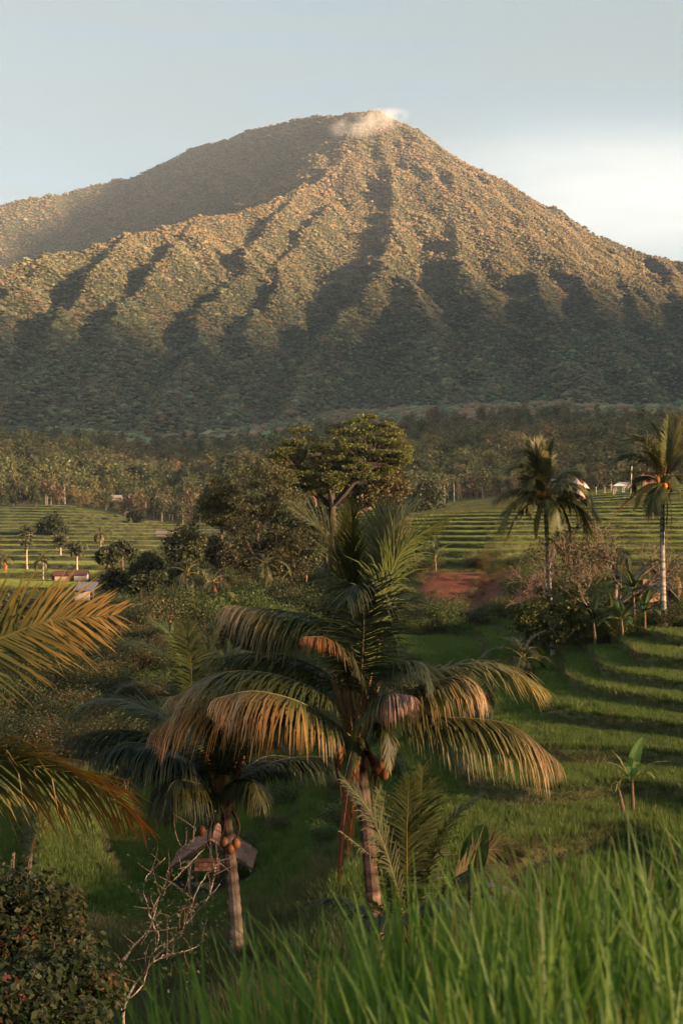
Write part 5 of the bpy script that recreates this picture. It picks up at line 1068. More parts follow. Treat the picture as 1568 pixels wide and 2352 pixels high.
# ------------------------------------------------------------------ rice in the paddies and wild grass
def protos(n, **kw):
    return [tuft_mesh(k, **kw).build('tuft', M_RICE, link=False) for k in range(n)]
rice_p = protos(6, nb=34, h=1.0, spread=.9, w=.030, bendf=.32)
grass_p = protos(6, nb=34, h=.7, spread=1.1, w=.030, bendf=1.1)
def pack(y0, y1, sp, ulo=-.30, uhi=.30):
    n = int((y1 ** 2 - y0 ** 2) / 2 * (uhi - ulo) / sp ** 2); y = np.sqrt(rng.uniform(y0 ** 2, y1 ** 2, n)); x = rng.uniform(ulo, uhi, n) * y; return x, y
allp = {'rice': [], 'grass': []}
for y0, y1, sp, hs in ((33, 60, .19, 1), (60, 100, .27, 1.15), (100, 150, .36, 1.2), (150, 225, .50, 1.15), (225, 310, .62, 1.15), (310, 450, .95, 1.15), (450, 640, 1.35, 1.15)):
    x, y = pack(y0, y1, sp); z, f, r = terrain(x, y, True); vx = x / y * F + CX
    shel = np.hypot(x + 4.45, (y - 47.8) * .8) < 1.7; k = (f > .5) & ~shel; patch = fbm(x / 14, y / 14, 201, 3); hh = .38 * hs * (.75 + .5 * patch) * rng.uniform(.85, 1.15, len(x))
    wd = sp * 1.9 / .9
    g1 = col(.070, .108, .024); g2 = col(.110, .145, .034); g3 = col(.145, .165, .048)
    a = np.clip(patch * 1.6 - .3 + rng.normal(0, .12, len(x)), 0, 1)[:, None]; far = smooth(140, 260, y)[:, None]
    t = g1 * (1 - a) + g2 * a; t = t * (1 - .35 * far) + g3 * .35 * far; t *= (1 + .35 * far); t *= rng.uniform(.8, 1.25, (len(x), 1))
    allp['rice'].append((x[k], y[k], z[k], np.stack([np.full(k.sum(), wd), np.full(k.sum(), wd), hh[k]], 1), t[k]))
    k2 = (f <= .5) & ~shel & (y < 640) & (scar_mask(x, y) < .45) & (rng.random(len(x)) < np.where(r > .75, .95, .55)); dryn = np.clip(fbm(x / 5, y / 5, 205, 3) * 2.2 - .95, 0, 1)[:, None]
    onb = (r > .5)[:, None] * 1.0
    t2 = col(.050, .066, .020) * (1 - dryn) + col(.135, .120, .048) * dryn; lipm = ((r > .25) & (r < .75))[:, None]; face = (r > .75)[:, None]; t2 = np.where(lipm, col(.15, .155, .048), t2); t2 = np.where(face, col(.095, .110, .040) * (1 - dryn) + col(.13, .105, .045) * dryn, t2); t2 *= rng.uniform(.7, 1.35, (len(x), 1)); h2 = .38 * hs * (.5 + 1.1 * fbm(x / 4, y / 4, 207, 2)) * rng.uniform(.7, 1.3, len(x)) * np.where(r > .25, .55, 1)  # grass on bank faces coloured lighter to offset their shadow
    allp['grass'].append((x[k2], y[k2], z[k2], np.stack([np.full(k2.sum(), wd * .9), np.full(k2.sum(), wd * .9), h2[k2] * 1.4], 1), t2[k2]))
for y0, y1, sp in ((3.4, 8, .10), (8, 16, .14), (16, 33, .19)):
    x, y = pack(y0, y1, sp); z, f, r = terrain(x, y, True); dryn = np.clip(fbm(x / 3, y / 3, 205, 3) * 2.2 - .9, 0, 1)[:, None]
    t2 = col(.048, .070, .020) * (1 - dryn) + col(.11, .10, .04) * dryn; t2 *= rng.uniform(.7, 1.3, (len(x), 1)); h2 = .42 * (.5 + fbm(x / 3, y / 3, 208, 2)) * rng.uniform(.7, 1.3, len(x))
    allp['grass'].append((x, y, z, np.stack([np.full(len(x), sp * 2), np.full(len(x), sp * 2), h2 * 1.4], 1), t2))
for nm, pr, lab in (('rice', rice_p, 'green rice standing in the terraced paddies'), ('grass', grass_p, 'wild grass on the banks and slopes of the valley')):
    X = np.concatenate([a[0] for a in allp[nm]]); Y = np.concatenate([a[1] for a in allp[nm]]); Z = np.concatenate([a[2] for a in allp[nm]]); Sx = np.concatenate([a[3] for a in allp[nm]]); T = np.concatenate([a[4] for a in allp[nm]])
    print(nm, len(X)); scatter('paddy_rice' if nm == 'rice' else 'wild_grass', np.stack([X, Y, Z], 1), pr, Sx, rng.uniform(0, 6.28, len(X)), T, label=lab, cat=nm)

# ------------------------------------------------------------------ the rice right in front
def near_rice():
    mb = MB(); zones = []
    def zg(x, y): return z_base(x / y, y)
    V = []; Fq = []; C = []
    n = 5600; y = np.sqrt(rng.uniform(1.35 ** 2, 3.35 ** 2, n)); u = rng.uniform(-.34, .36, n); x = u * y
    z = zg(x, y); vx = u * F + CX
    # height of the blade tips rises to the right, as the field does
    H = np.interp(vx, [-300, 200, 330, 600, 900, 1200, 1568, 2000], [.50, .60, .90, .96, .97, .98, 1.0, 1.0]) * rng.uniform(.60, 1.0, n) ** .8 * .96
    z0 = z
    k = rng.random(n) < np.interp(vx, [-300, 150, 330, 500, 800, 1568], [.15, .2, .6, 1, 1, 1]); x, y, z0, H = x[k], y[k], z0[k], H[k]; n = len(x)
    az = rng.uniform(0, 6.28, n); lean = rng.uniform(0, .28, n); bend = rng.uniform(0, .5, n) ** 1.6; fa = rng.uniform(-.9, .9, n); w = rng.uniform(.005, .012, n)
    S_ = 8; t = np.linspace(0, 1, S_ + 1)
    hx = (np.cos(az) * .9 + .05)[:, None] * (lean[:, None] * t + bend[:, None] * t ** 3) * H[:, None]; hy = (np.sin(az))[:, None] * (lean[:, None] * t + bend[:, None] * t ** 3) * H[:, None]
    hz = (t[None] - bend[:, None] * .35 * t ** 3) * H[:, None]
    pts = np.stack([x[:, None] + hx, y[:, None] + hy, z0[:, None] + hz], -1)
    prof = np.array([.7, .9, 1, 1, .95, .8, .6, .33, .02]); s = np.stack([np.cos(fa), np.sin(fa), 0 * fa], 1)[:, None] * (w[:, None] * prof)[..., None]
    mid = pts + np.stack([-np.sin(fa), np.cos(fa), 0 * fa], 1)[:, None] * (w[:, None] * prof * .35)[..., None]
    A, B = pts - s, pts + s
    Vv = np.stack([A, mid, B], 2).reshape(n, -1, 3); idx = []
    for q in range(S_):
        a = q * 3; idx += [[a, a + 1, a + 4, a + 3], [a + 1, a + 2, a + 5, a + 4]]
    idx = np.array(idx); Fq = (idx[None] + (np.arange(n) * 3 * (S_ + 1))[:, None, None]).reshape(-1, 4)
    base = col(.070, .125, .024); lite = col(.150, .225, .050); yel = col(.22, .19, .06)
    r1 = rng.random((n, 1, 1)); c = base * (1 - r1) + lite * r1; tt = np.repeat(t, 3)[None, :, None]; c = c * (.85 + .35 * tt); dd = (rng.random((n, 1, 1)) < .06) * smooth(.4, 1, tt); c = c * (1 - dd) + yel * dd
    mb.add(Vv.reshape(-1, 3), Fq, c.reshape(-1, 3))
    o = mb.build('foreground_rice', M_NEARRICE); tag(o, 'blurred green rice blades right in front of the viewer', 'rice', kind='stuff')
near_rice()
# ------------------------------------------------------------------ shelters, huts and houses
def roof_tiles(root, a, b, c_, d, nu, nv, colr, name='roof_tile', mat=None, thick=.02):
    """tiles on the slope between eave a-b and ridge d-c_, each a child of its own sharing one mesh"""
    a, b, c_, d = (np.array(q, float) for q in (a, b, c_, d)); mat = mat or M_TILE; base = np.array(root.location)
    u = (b - a) / nu; v = (d - a) / nv; n = unit(np.cross(u, v)); n = n if n[2] > 0 else -n; meshes = []
    for q in range(4):
        mb = MB(); p = [(-.5, 0), (.5, 0), (.5, 1.12), (-.5, 1.12)]; lo = [u * i * .96 + v * j + n * (.030 if j == 0 else .004) for i, j in p]; hi = [w + n * thick for w in lo]
        crest = [u * 0 + n * (.05 + thick), v * 1.12 + n * (.02 + thick)]
        V = lo + hi + crest; mb.add(V, [[0, 1, 2, 3], [0, 4, 5, 1], [1, 5, 6, 2], [3, 7, 4, 0]], colr * (.65 + .25 * q)); mb.add(V, [[4, 5, 8], [6, 7, 9]], colr * (.65 + .25 * q)); mb.add(V, [[5, 6, 9, 8], [7, 4, 8, 9]], colr * (.65 + .25 * q)); meshes.append(mb.mesh(name, [mat]))
    for i in range(nu):
        for j in range(nv):
            o = bpy.data.objects.new(name, meshes[R.randrange(4)]); COL.objects.link(o); o.parent = root; o.location = tuple(a - base + u * (i + .5) + v * j)
def part(root, name, mat, fn, label=None):
    mb = MB(); fn(mb); o = mb.build(name, mat, parent=root)
    if label: o['label'] = label
    return o
# tiled open shelter in the valley
Ys = 48.5
gl = P(440, 2045, Ys); ridge_z = P(0, 1918, Ys)[2]; eave_z = P(0, 1982, Ys)[2]; floor_z = P(0, 2040, Ys)[2]
xl, xr, xm = P(398, 0, Ys)[0], P(582, 0, Ys)[0], P(489, 0, Ys)[0]
gb = np.array((xm, Ys + .6, float(terrain(xm, Ys + .6))))
sh = thing('open_shelter', gb, 'small open shelter with dark tiled gable roof in the green valley', 'shelter')
y0, y1 = Ys - .7, Ys + 1.7; wood = col(.45, .32, .22); tile = col(.16, .08, .055)
roof_tiles(sh, (xl, y0 - .2, eave_z), (xl, y1 + .2, eave_z), (xm, y1 + .2, ridge_z), (xm, y0 - .2, ridge_z), 9, 7, tile)
roof_tiles(sh, (xr, y0 - .2, eave_z), (xr, y1 + .2, eave_z), (xm, y1 + .2, ridge_z), (xm, y0 - .2, ridge_z), 9, 7, tile)
for sx, sy in ((440, y0), (440, y1), (546, y0), (546, y1)):
    px = P(sx, 0, Ys)[0]; gz = floor_z - 1.6; part(sh, 'post', M_WOOD, lambda m: box(m, (px, sy, (floor_z - .6 + eave_z + .25) / 2), (.09, .09, eave_z + .25 - floor_z + .6), wood))
for xx in (xl + .05, xm, xr - .05):
    part(sh, 'roof_beam', M_WOOD, lambda m: box(m, (xx, (y0 + y1) / 2, (ridge_z if xx == xm else eave_z) - .08), (.07, y1 - y0 + .3, .08), wood * .7))
for yy_ in (y0, y1):
    part(sh, 'rafter', M_WOOD, lambda m: beam(m, (xl, yy_, eave_z - .05), (xm, yy_, ridge_z - .05), .06, .09, wood * .6)); part(sh, 'rafter', M_WOOD, lambda m: beam(m, (xr, yy_, eave_z - .05), (xm, yy_, ridge_z - .05), .06, .09, wood * .6))
    part(sh, 'tie_beam', M_WOOD, lambda m: box(m, ((P(440, 0, Ys)[0] + P(546, 0, Ys)[0]) / 2, yy_, eave_z + .2), (P(546, 0, Ys)[0] - P(440, 0, Ys)[0] + .3, .07, .08), wood * .8))
part(sh, 'king_post', M_WOOD, lambda m: box(m, (xm, y0, (ridge_z + eave_z) / 2 + .1), (.07, .07, ridge_z - eave_z - .2), wood))
lo, hi = P(455, 0, Ys)[0], P(512, 0, Ys)[0]
fr = part(sh, 'front_apron_roof', M_WOOD, lambda m: beam(m, (lo, y0 - .2, eave_z + .28), (hi, y0 - .2, eave_z + .28), .05, .05, wood * .7))
roof_tiles(sh, (lo, y0 - .55, eave_z - .02), (hi, y0 - .55, eave_z - .02), (hi, y0 - .12, eave_z + .32), (lo, y0 - .12, eave_z + .32), 6, 3, col(.42, .13, .06))
part(sh, 'platform', M_WALL, lambda m: box(m, (P(455, 0, Ys)[0], Ys + .1, floor_z - .15), (1.1, 1.5, .28), col(.30, .22, .17)))
part(sh, 'foundation', M_WALL, lambda m: box(m, ((P(440, 0, Ys)[0] + P(546, 0, Ys)[0]) / 2, Ys + .5, floor_z - .9), (1.9, 2.6, 1.2), col(.10, .08, .05)))

# bamboo hut at the right edge
Yh = 93.0; hb = ground_pt(1510, Yh); z_e = P(0, 1385, Yh)[2]; z_r = P(0, 1345, Yh)[2] + .15; z_f = min(hb[2] - .1, P(0, 1448, Yh)[2])
hut = thing('bamboo_hut', hb, 'bamboo hut with bent metal gable roof behind the trunk of the edge palm', 'hut')
xa, xb, xc = P(1475, 0, Yh)[0], P(1550, 0, Yh)[0], P(1515, 0, Yh)[0]; bam = col(.26, .17, .12)
for i in range(17):
    x_ = xa + .1 + (xb - xa - .2) * i / 16; h_ = z_e - .05 + .0; part(hut, 'bamboo_slat', M_WOOD, lambda m: box(m, (x_, Yh - 1.1 + R.uniform(-.02, .02), (z_f + h_) / 2), (.085, .03, h_ - z_f), bam * R.uniform(.5, 1.35)))
part(hut, 'back_wall', M_WOOD, lambda m: box(m, ((xa + xb) / 2, Yh + 1.1, (z_f + z_e) / 2), (xb - xa - .2, .06, z_e - z_f), bam * .6))
for x_ in (xa + .08, xb - .08): part(hut, 'side_wall', M_WOOD, lambda m: box(m, (x_, Yh, (z_f + z_e) / 2), (.06, 2.1, z_e - z_f), bam * .7))
for s, x_ in ((0, xa - .2), (1, xb + .25)):
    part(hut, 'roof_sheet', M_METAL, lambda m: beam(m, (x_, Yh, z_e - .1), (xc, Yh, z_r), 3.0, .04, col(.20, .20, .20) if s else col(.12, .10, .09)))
for i in range(9):
    t = i / 8; x1 = xa - .2 + (xb + .45 - xa) * t; zt = z_e - .1 + (z_r - z_e) * (1 - abs(t - .5) * 2) * .85
    part(hut, 'gable_lath', M_WOOD, lambda m: beam(m, (x1, Yh - 1.2, z_e - .1), (x1 + R.uniform(-.15, .15), Yh - 1.2, zt), .05, .03, bam * R.uniform(.8, 1.6)))
part(hut, 'gable_bar', M_WOOD, lambda m: beam(m, (xa - .2, Yh - 1.25, z_e - .06), (xb + .2, Yh - 1.25, z_e - .06), .07, .06, bam * 1.2))
# brown plank shed behind
Yk = 101.0; kb = ground_pt(1490, Yk); z1_ = P(0, 1330, Yk)[2]; z2_ = P(0, 1300, Yk)[2]; z0_ = kb[2] - .2
shed = thing('plank_shed', kb, 'small brown plank shed with thatched roof behind the banana plants', 'shed')
for i in range(8): part(shed, 'plank', M_WOOD, lambda m: box(m, (P(1470, 0, Yk)[0] + .15 * i + .07, Yk - .8, (z0_ + z1_) / 2), (.142, .04, z1_ - z0_), col(.34, .18, .12) * R.uniform(.7, 1.25)))
part(shed, 'side_wall', M_WOOD, lambda m: box(m, (P(1470, 0, Yk)[0] + .6, Yk + .1, (z0_ + z1_) / 2), (1.1, 1.6, z1_ - z0_ - .05), col(.16, .09, .06)))
for s in (-1, 1): part(shed, 'thatch', M_WOOD, lambda m: beam(m, (P(1470, 0, Yk)[0] + .6 + s * 1.0, Yk, z1_ - .1), (P(1470, 0, Yk)[0] + .6, Yk, z2_), 2.2, .12, col(.15, .09, .06)))

def hut_box(name, vx, Y, w, d, hw, hr, wallc, roofc, label, rz=0, door=None, flat=False, cat='hut', group=None, dz=0.0, window=False):
    b = ground_pt(vx, Y); b[2] += dz; t = thing(name, b, label, cat, group); x, y, z = b
    part(t, 'wall', M_WALL, lambda m: box(m, (x, y, z + hw / 2 - .3), (w, d, hw + .6), wallc))
    ov = .35 * min(1, w / 3)
    if flat: part(t, 'roof', M_METAL, lambda m: beam(m, (x, y - d / 2 - ov, z + hw + .02), (x, y + d / 2 + ov, z + hw + hr), w + 2 * ov, .08, roofc))
    else:
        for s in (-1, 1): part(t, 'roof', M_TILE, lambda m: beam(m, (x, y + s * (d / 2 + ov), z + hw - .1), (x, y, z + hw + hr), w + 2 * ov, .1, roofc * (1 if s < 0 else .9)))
        part(t, 'gable', M_WALL, lambda m: m.add([(x + s * w / 2, y + a * d / 2, z + hw) for s in (-1, 1) for a in (-1, 1)] + [(x - w / 2, y, z + hw + hr * .9), (x + w / 2, y, z + hw + hr * .9)], [[0, 1, 4], [2, 3, 5]], wallc * .8))
    if door: part(t, 'doorway_shade', M_WOOD, lambda m: box(m, (x + door * w, y - d / 2 - .02, z + hw * .42), (w * .22, .05, hw * .84), col(.03, .025, .02)))  # near-black panel painted as the shade within the door opening
    return t
# hut with grey corrugated roof
Yg = 225.0; g0 = ground_pt(195, Yg); hz_ = P(0, 1372, Yg)[2]; g0[2] = min(g0[2], hz_)
gh = thing('field_hut', g0, 'pale field hut with grey ribbed sheet roof and dark open side', 'hut'); x, y = g0[0], g0[1]; ze = P(0, 1356, Yg)[2]; zt = P(0, 1340, Yg)[2]; zf = g0[2] - .3
part(gh, 'wall', M_WALL, lambda m: box(m, (P(192, 0, Yg)[0], y, (zf + ze) / 2), (P(209, 0, Yg)[0] - P(176, 0, Yg)[0], 2.2, ze - zf), col(.36, .30, .24)))
part(gh, 'lower_wall', M_WALL, lambda m: box(m, (P(191, 0, Yg)[0], y - .03, zf + .35), (P(209, 0, Yg)[0] - P(176, 0, Yg)[0] + .12, 2.3, .9), col(.22, .19, .15)))
part(gh, 'opening_shade', M_WOOD, lambda m: box(m, (P(213, 0, Yg)[0], y + .2, (zf + ze) / 2), (.5, 1.6, ze - zf - .02), col(.02, .018, .015)))  # near-black block stands in for the shade inside the open side
part(gh, 'post', M_WOOD, lambda m: box(m, (P(217, 0, Yg)[0], y - 1.1, (zf + ze) / 2), (.1, .1, ze - zf), col(.2, .14, .1)))
xl_, xr_ = P(170, 0, Yg)[0], P(217, 0, Yg)[0]
rp = part(gh, 'roof', M_METAL, lambda m: beam(m, ((xl_ + xr_) / 2, y - 1.6, ze - .05), ((xl_ + xr_) / 2 + .6, y + 1.2, zt + .1), xr_ - xl_, .06, col(.13, .14, .165)))
for i in range(12):
    xx = xl_ + .15 + (xr_ - xl_ - .3) * i / 11; part(gh, 'roof_rib', M_METAL, lambda m: beam(m, (xx, y - 1.62, ze + .01), (xx + .6, y + 1.2, zt + .16), .07, .06, col(.15, .16, .185)))
hut_box('field_hut', 147, 300, 3.2, 3, 1.5, .9, col(.42, .30, .20), col(.085, .040, .030), 'left one of two low red-roofed huts in the paddies, pinkish front wall', door=None, cat='hut')
hut_box('field_hut', 181, 300, 3.6, 3, 1.6, .9, col(.48, .42, .38), col(.09, .045, .035), 'right one of two low red-roofed huts in the paddies, white door', door=-.3, cat='hut')
hut_box('field_shed', 132, 303, 1.8, 2.5, 1.2, .9, col(.14, .11, .08), col(.08, .04, .03), 'dark small shed touching the left red-roofed hut', cat='shed')
hut_box('village_house', 268, 700, 5.5, 5, 2.2, 1.6, col(.40, .26, .18), col(.26, .24, .19), 'far house with pale roof in the wood edge behind the left paddies', cat='house', dz=2.5)
hut_box('village_house', 283, 705, 3, 4, 1.6, 1.0, col(.5, .3, .2), col(.10, .06, .05), 'far low pinkish annex right beside the pale-roofed house', cat='house', dz=2)
hut_box('field_shed', 372, 470, 3.2, 3, 1.2, 1.0, col(.2, .17, .13), col(.16, .13, .12), 'grey thatched shed at the far end of the left paddies', cat='shed')
hut_box('field_shed', 408, 520, 3.6, 3, 1.3, 1.1, col(.3, .27, .22), col(.10, .07, .05), 'brown-roofed far shed near the tall tree group', cat='shed')
hut_box('field_shed', 302, 600, 5, 4, 1.6, 1.4, col(.12, .10, .08), col(.06, .045, .035), 'dark shed under the small dark tree behind the left paddies', cat='shed')
hut_box('village_house', 845, 560, 4.5, 4, 1.8, 1.2, col(.40, .34, .30), col(.30, .30, .30), 'far whitish house seen under the right side of the spreading crown', cat='house', dz=1.0)
hut_box('village_house', 1258, 620, 6, 4, 2.0, 1.0, col(.34, .26, .18), col(.36, .29, .20), 'far low house hidden behind the crown of the slender palm', cat='house', dz=3)
hut_box('village_house', 1438, 540, 6, 5, 1.8, .5, col(.30, .28, .26), col(.27, .26, .25), 'low white house at the top of the right terraces', cat='house', dz=.5, flat=True)
hut_box('village_house', 1490, 530, 6, 5, 2.2, 1.4, col(.20, .10, .07), col(.16, .06, .045), 'dark red-roofed house between the white house and the edge palm', cat='house', dz=1)
hut_box('village_house', 1560, 520, 5, 4, 1.6, .8, col(.4, .36, .3), col(.40, .40, .38), 'pale low house at the right edge on the terraces', cat='house', dz=0)
for i, (vx, Y, dz, w) in enumerate(((1262, 1480, 22, 16), (1225, 1500, 20, 7), (1130, 1450, 22, 8), (905, 1380, 20, 8))):
    hut_box('hillside_house', vx, Y, w, 8, 4, 3, col(.45, .36, .28), (col(.22, .09, .07), col(.2, .1, .1), col(.3, .3, .3), col(.24, .28, .34))[i], ('long pale house with red roof high in the wood below the mountain', 'small house left of the long pale one in the wood', 'tiny house in the brown wood above the right terraces', 'bluish-roofed house in the wood right of the spreading crown')[i], cat='house', dz=2.5)
# conical pink thatched roof
Yc2 = 420.0; p0 = ground_pt(1332, Yc2); pk = thing('conical_hut', p0, 'hut with pinkish conical roof beside the crown of the slender palm', 'hut')
zc0, zc1 = P(0, 1122, Yc2)[2], P(0, 1096, Yc2)[2]; xc_ = P(1328, 0, Yc2)[0]
part(pk, 'roof', M_TILE, lambda m: tube(m, [(xc_ , Yc2, zc0), (xc_, Yc2, zc0 + (zc1 - zc0) * .5), (xc_ - .3, Yc2, zc1)], [3.2, 1.8, .2], col(.50, .33, .26), 16))
part(pk, 'wall', M_WALL, lambda m: tube(m, [(xc_, Yc2, p0[2] - .3), (xc_, Yc2, zc0 + .1)], [2.0, 2.0], col(.3, .22, .16), 14))
# white pavilion on posts
Yp = 430.0; p0 = ground_pt(1420, Yp); pv = thing('white_pavilion', p0, 'white-roofed open pavilion on thin posts amid the upper right paddies', 'pavilion'); x, y, z = p0; z = P(0, 1127, Yp)[2]; zr = P(0, 1117, Yp)[2]; zt = P(0, 1110, Yp)[2]
for s in (-1, 1):
    for q in (-1, 1): part(pv, 'post', M_WOOD, lambda m: box(m, (x + s * 1.4, y + q * 1.2, (p0[2] + zr) / 2 - .2), (.14, .14, zr - p0[2] + .5), col(.4, .36, .3)))
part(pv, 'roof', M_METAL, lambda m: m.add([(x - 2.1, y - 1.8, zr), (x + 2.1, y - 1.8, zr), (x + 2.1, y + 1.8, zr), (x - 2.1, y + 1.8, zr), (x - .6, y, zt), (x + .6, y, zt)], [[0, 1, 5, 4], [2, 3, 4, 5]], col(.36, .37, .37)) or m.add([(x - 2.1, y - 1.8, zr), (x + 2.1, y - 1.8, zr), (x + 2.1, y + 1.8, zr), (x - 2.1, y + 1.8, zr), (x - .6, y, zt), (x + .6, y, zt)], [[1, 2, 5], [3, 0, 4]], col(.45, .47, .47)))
# lamp-topped posts along the upper terraces
for i, vx in enumerate((1368, 1388, 1402, 1415, 1448, 1482)):
    p = ground_pt(vx, 455 + 6 * i); o = MB(); tube(o, [p + (0, 0, -.2), p + (0, 0, 2.6)], [.09, .08], col(.45, .35, .25), 6); blob(o, p + np.array((0, 0, 2.75)), (.2, .2, .2), col(.5, .35, .2), 1)
    tag(o.build('terrace_post', M_WOOD, loc=p), 'thin pale post with round top along the upper right terraces', 'post', 'posts on the upper terraces')
for vx, Y, H, lab in ((1447, 415, 9, 'tall thin pole left of the crown of the edge palm'), (701, 160, 4.0, 'thin brown pole beside the upright fronds of the largest palm'), (249, 295, 1.6, 'short white marker post right of the red-roofed huts')):
    p = ground_pt(vx, Y); o = MB(); tube(o, [p + (0, 0, -.2), p + np.array((.04 * H, 0, H))], [.0045 * Y ** .5 + .02] * 2, (col(.20, .13, .08) if vx == 701 else col(.50, .46, .40)), 7); tag(o.build('pole', M_WOOD, loc=p), lab, 'pole')

# ------------------------------------------------------------------ shrubs close by on the left
def red_bush(seed, centre, rad, n, label, thick=.05):
    """leafy shrub with red-tipped shoots"""
    r_ = np.random.default_rng(seed); base = np.array((centre[0], centre[1], float(terrain(centre[0], centre[1])))); t = thing('red_tipped_shrub', base, label, 'shrub')
    mb = MB(); tips = []; cz = np.array(centre)
    for i in range(n):
        while True:
            d = unit(r_.normal(size=3)); d[2] = abs(d[2]) * 1.0 - .55
            if d[1] < .5: break
        e = cz + d * np.array(rad) * r_.uniform(.5, 1.12) * (1.25 if i % 9 == 0 else 1); s = cz + (e - cz) * .35 + np.array((0, 0, -.15)); cv = limb_curve(s, e, -.12, .1, 6, random.Random(i)); tube(mb, cv, np.linspace(.012, .003, 6), col(.09, .06, .04), 4); tips.append(cv)
    tube(mb, limb_curve(base - (0, 0, .3), cz - np.array((0, 0, rad[2] * .4)), 0, .05, 6), np.linspace(.09, .05, 6), col(.12, .09, .06), 7)
    for i in range(9): tube(mb, limb_curve(cz - np.array((0, 0, rad[2] * .5)), cz + unit(r_.normal(size=3)) * np.array(rad) * .6, 0, .1, 6), np.linspace(.04, .012, 6), col(.12, .09, .06), 5)
    mb.build('branches', M_BARK, parent=t)
    mbL = MB(); mbR = MB()
    for cv in tips:
        k = 46; q = r_.random(k) ** .7; idx = q * 5; i0 = np.minimum(idx.astype(int), 4); p = cv[i0] + (cv[i0 + 1] - cv[i0]) * (idx - i0)[:, None]; ax = unit(cv[-1] - cv[-3])
        red = (q > .84) & (r_.random() < .2); p = p + r_.normal(size=p.shape) * .035
        for m_, kk, c0, c1, sz in ((mbL, ~red, col(.024, .036, .013), col(.055, .068, .024), .052), (mbR, red, col(.13, .045, .022), col(.17, .08, .035), .038)):
            if kk.sum(): f = r_.random((kk.sum(), 1)); leaves(mbL if m_ is mbL else mbR, p[kk], sz, c0 * (1 - f) + c1 * f, .55, .2, .8)
    mbL.build('foliage', M_LEAF, parent=t); mbR.build('red_young_leaves', M_LEAF, parent=t)
    return t
Yr = 10.5
red_bush(61, P(20, 2105, Yr), (.66, .9, .80), 380, 'large dark shrub with reddish shoot tips filling the lower left corner')
red_bush(62, P(125, 2240, Yr - 1.2), (.46, .6, .42), 190, 'lower shrub with red leaf tips at the bottom left, in front of the large one')
red_bush(63, P(30, 2330, Yr - 2.0), (.5, .5, .42), 150, 'lowest dark leafy shrub in the bottom left corner')
# thin bare pale branches right of it
def twig_shrub():
    Yw = 14.0; b = P(285, 2330, Yw); b[2] = float(terrain(b[0], b[1])); t = thing('thin_branched_shrub', b, 'thin leafless shrub with pale lichen-spotted crooked branches below the tiled shelter', 'shrub')
    lines = [[(285, 2420), (290, 2300), (350, 2210), (420, 2130), (480, 2060), (505, 2030)], [(350, 2210), (365, 2150), (355, 2080), (420, 2000), (470, 1950)], [(420, 2130), (440, 2080), (460, 2030), (500, 1985)], [(290, 2300), (275, 2230), (330, 2150), (400, 2100), (440, 2060)], [(285, 2330), (262, 2270), (285, 2200), (350, 2120), (365, 2060)], [(365, 2150), (340, 2090), (330, 2030), (380, 1970)], [(290, 2300), (330, 2260), (350, 2190), (415, 2150), (425, 2120)], [(420, 2000), (410, 1960), (440, 1930), (450, 1900)], [(355, 2080), (380, 2040), (385, 2000)], [(350, 2210), (390, 2190), (440, 2180), (470, 2160)], [(480, 2060), (492, 2010), (500, 1960)]]
    for i, l in enumerate(lines):
        mb = MB(); cv = bez([P(a, b_, Yw + .25 * math.sin(i * 2 + k)) for k, (a, b_) in enumerate(l)], 26); cv[1:-1] += rng.normal(size=(24, 3)) * .005
        n = 26; r0 = .015 if i == 0 else .008; cc = np.where(rng.random((n, 1)) < .45, 1, 0) * col(.26, .22, .18) + np.where(rng.random((n, 1)) < .5, 1, 0) * col(.08, .06, .045) + col(.06, .045, .03); tube(mb, cv, np.linspace(r0, .004, n), np.minimum(cc, .45), 6)
        for j in range(7):
            s = cv[rng.integers(6, 25)]; e = s + unit(rng.normal(size=3) + (0, 0, .6)) * rng.uniform(.12, .35); tube(mb, limb_curve(s, e, 0, .2, 5), np.linspace(.006, .0015, 5), col(.14, .09, .07), 4)
        mb.build('branch', M_BARK, parent=t)
    mb = MB(); q = np.array([P(rng.normal(400, 55), rng.normal(2110, 85), Yw + rng.normal(0, .3)) for _ in range(420)]); leaves(mb, q, .045, col(.050, .062, .025), .4, .4); mb.build('sparse_leaves', M_LEAF, parent=t)
twig_shrub()

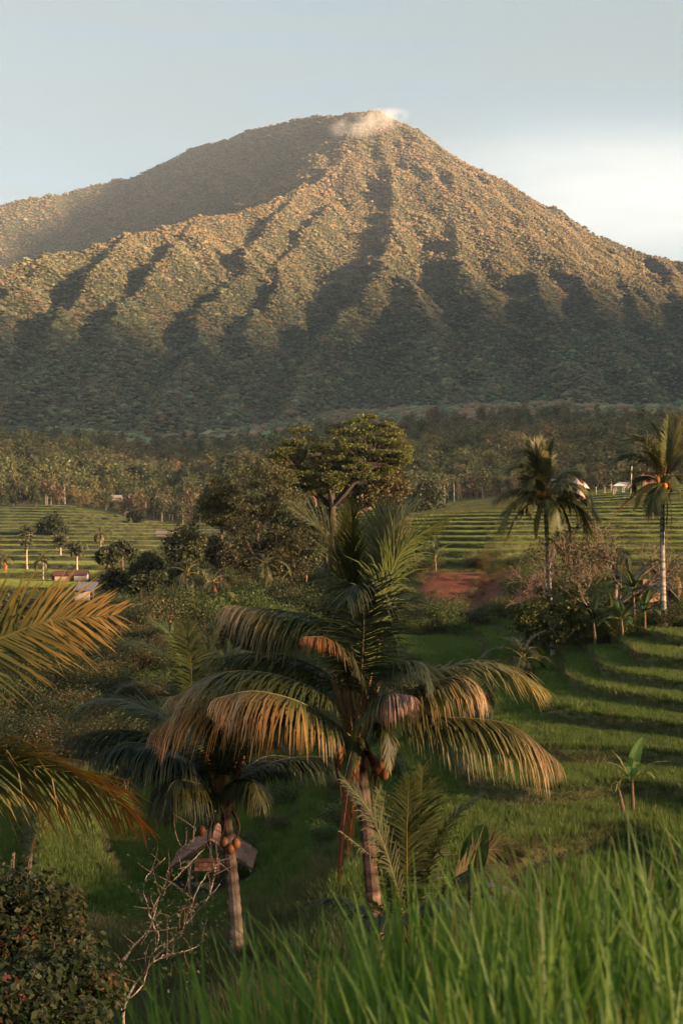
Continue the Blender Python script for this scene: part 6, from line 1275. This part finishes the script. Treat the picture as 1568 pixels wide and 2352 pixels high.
# ------------------------------------------------------------------ wisp of cloud at the summit
def wisp():
    mb = MB(); v, f = ico(3); c = P(846, 283, 4700)
    mb.add(v * np.array((150, 60, 45)) + 0, f, col(1, 1, 1))
    m = bpy.data.materials.new('cloud_vapour'); m.use_nodes = True; t = m.node_tree; t.nodes.clear()
    tc = N(t, 'ShaderNodeTexCoord'); n = N(t, 'ShaderNodeTexNoise'); n.inputs['Scale'].default_value = .022; n.inputs['Detail'].default_value = 4; t.links.new(tc.outputs['Object'], n.inputs[0])
    mp = N(t, 'ShaderNodeMapping'); mp.inputs['Scale'].default_value = (1 / 150, 1 / 60, 1 / 45); t.links.new(tc.outputs['Object'], mp.inputs[0])
    ln = N(t, 'ShaderNodeVectorMath', operation='LENGTH'); t.links.new(mp.outputs[0], ln.inputs[0])
    fall = math_node(t, 'SUBTRACT', 1.0, ln.outputs['Value'], clamp=True); d = math_node(t, 'MULTIPLY', fall, math_node(t, 'MULTIPLY', math_node(t, 'SUBTRACT', n.outputs[0], .40, clamp=True), .09))
    vv = N(t, 'ShaderNodeVolumePrincipled'); vv.inputs['Color'].default_value = (.97, .95, .93, 1); t.links.new(d, vv.inputs['Density']); o = N(t, 'ShaderNodeOutputMaterial'); t.links.new(vv.outputs[0], o.inputs['Volume'])
    ob = mb.build('summit_cloud', m); ob.location = tuple(c); ob.rotation_euler = (0, math.radians(-12), 0); tag(ob, 'small wisp of cloud hugging the summit of the mountain', 'cloud')
wisp()
S.cycles.volume_step_rate = 1.0; S.cycles.volume_max_steps = 64
# ------------------------------------------------------------------ air
def haze():
    mb = MB(); x0, x1, y0, y1, z0, z1 = -17500, 17500, -17500, 17500, -75, 2150
    mb.add([(x, y, z) for x in (x0, x1) for y in (y0, y1) for z in (z0, z1)], [[0, 1, 3, 2], [4, 6, 7, 5], [0, 4, 5, 1], [2, 3, 7, 6], [0, 2, 6, 4], [1, 5, 7, 3]], col(1, 1, 1))
    m = bpy.data.materials.new('air'); m.use_nodes = True; t = m.node_tree; t.nodes.clear()
    v = N(t, 'ShaderNodeVolumePrincipled'); v.inputs['Color'].default_value = (.60, .76, .92, 1); v.inputs['Density'].default_value = HAZE
    o = N(t, 'ShaderNodeOutputMaterial'); t.links.new(v.outputs[0], o.inputs['Volume'])
    tag(mb.build('haze', m), kind='stuff')
HAZE = 3.8e-5
if HAZE: haze()
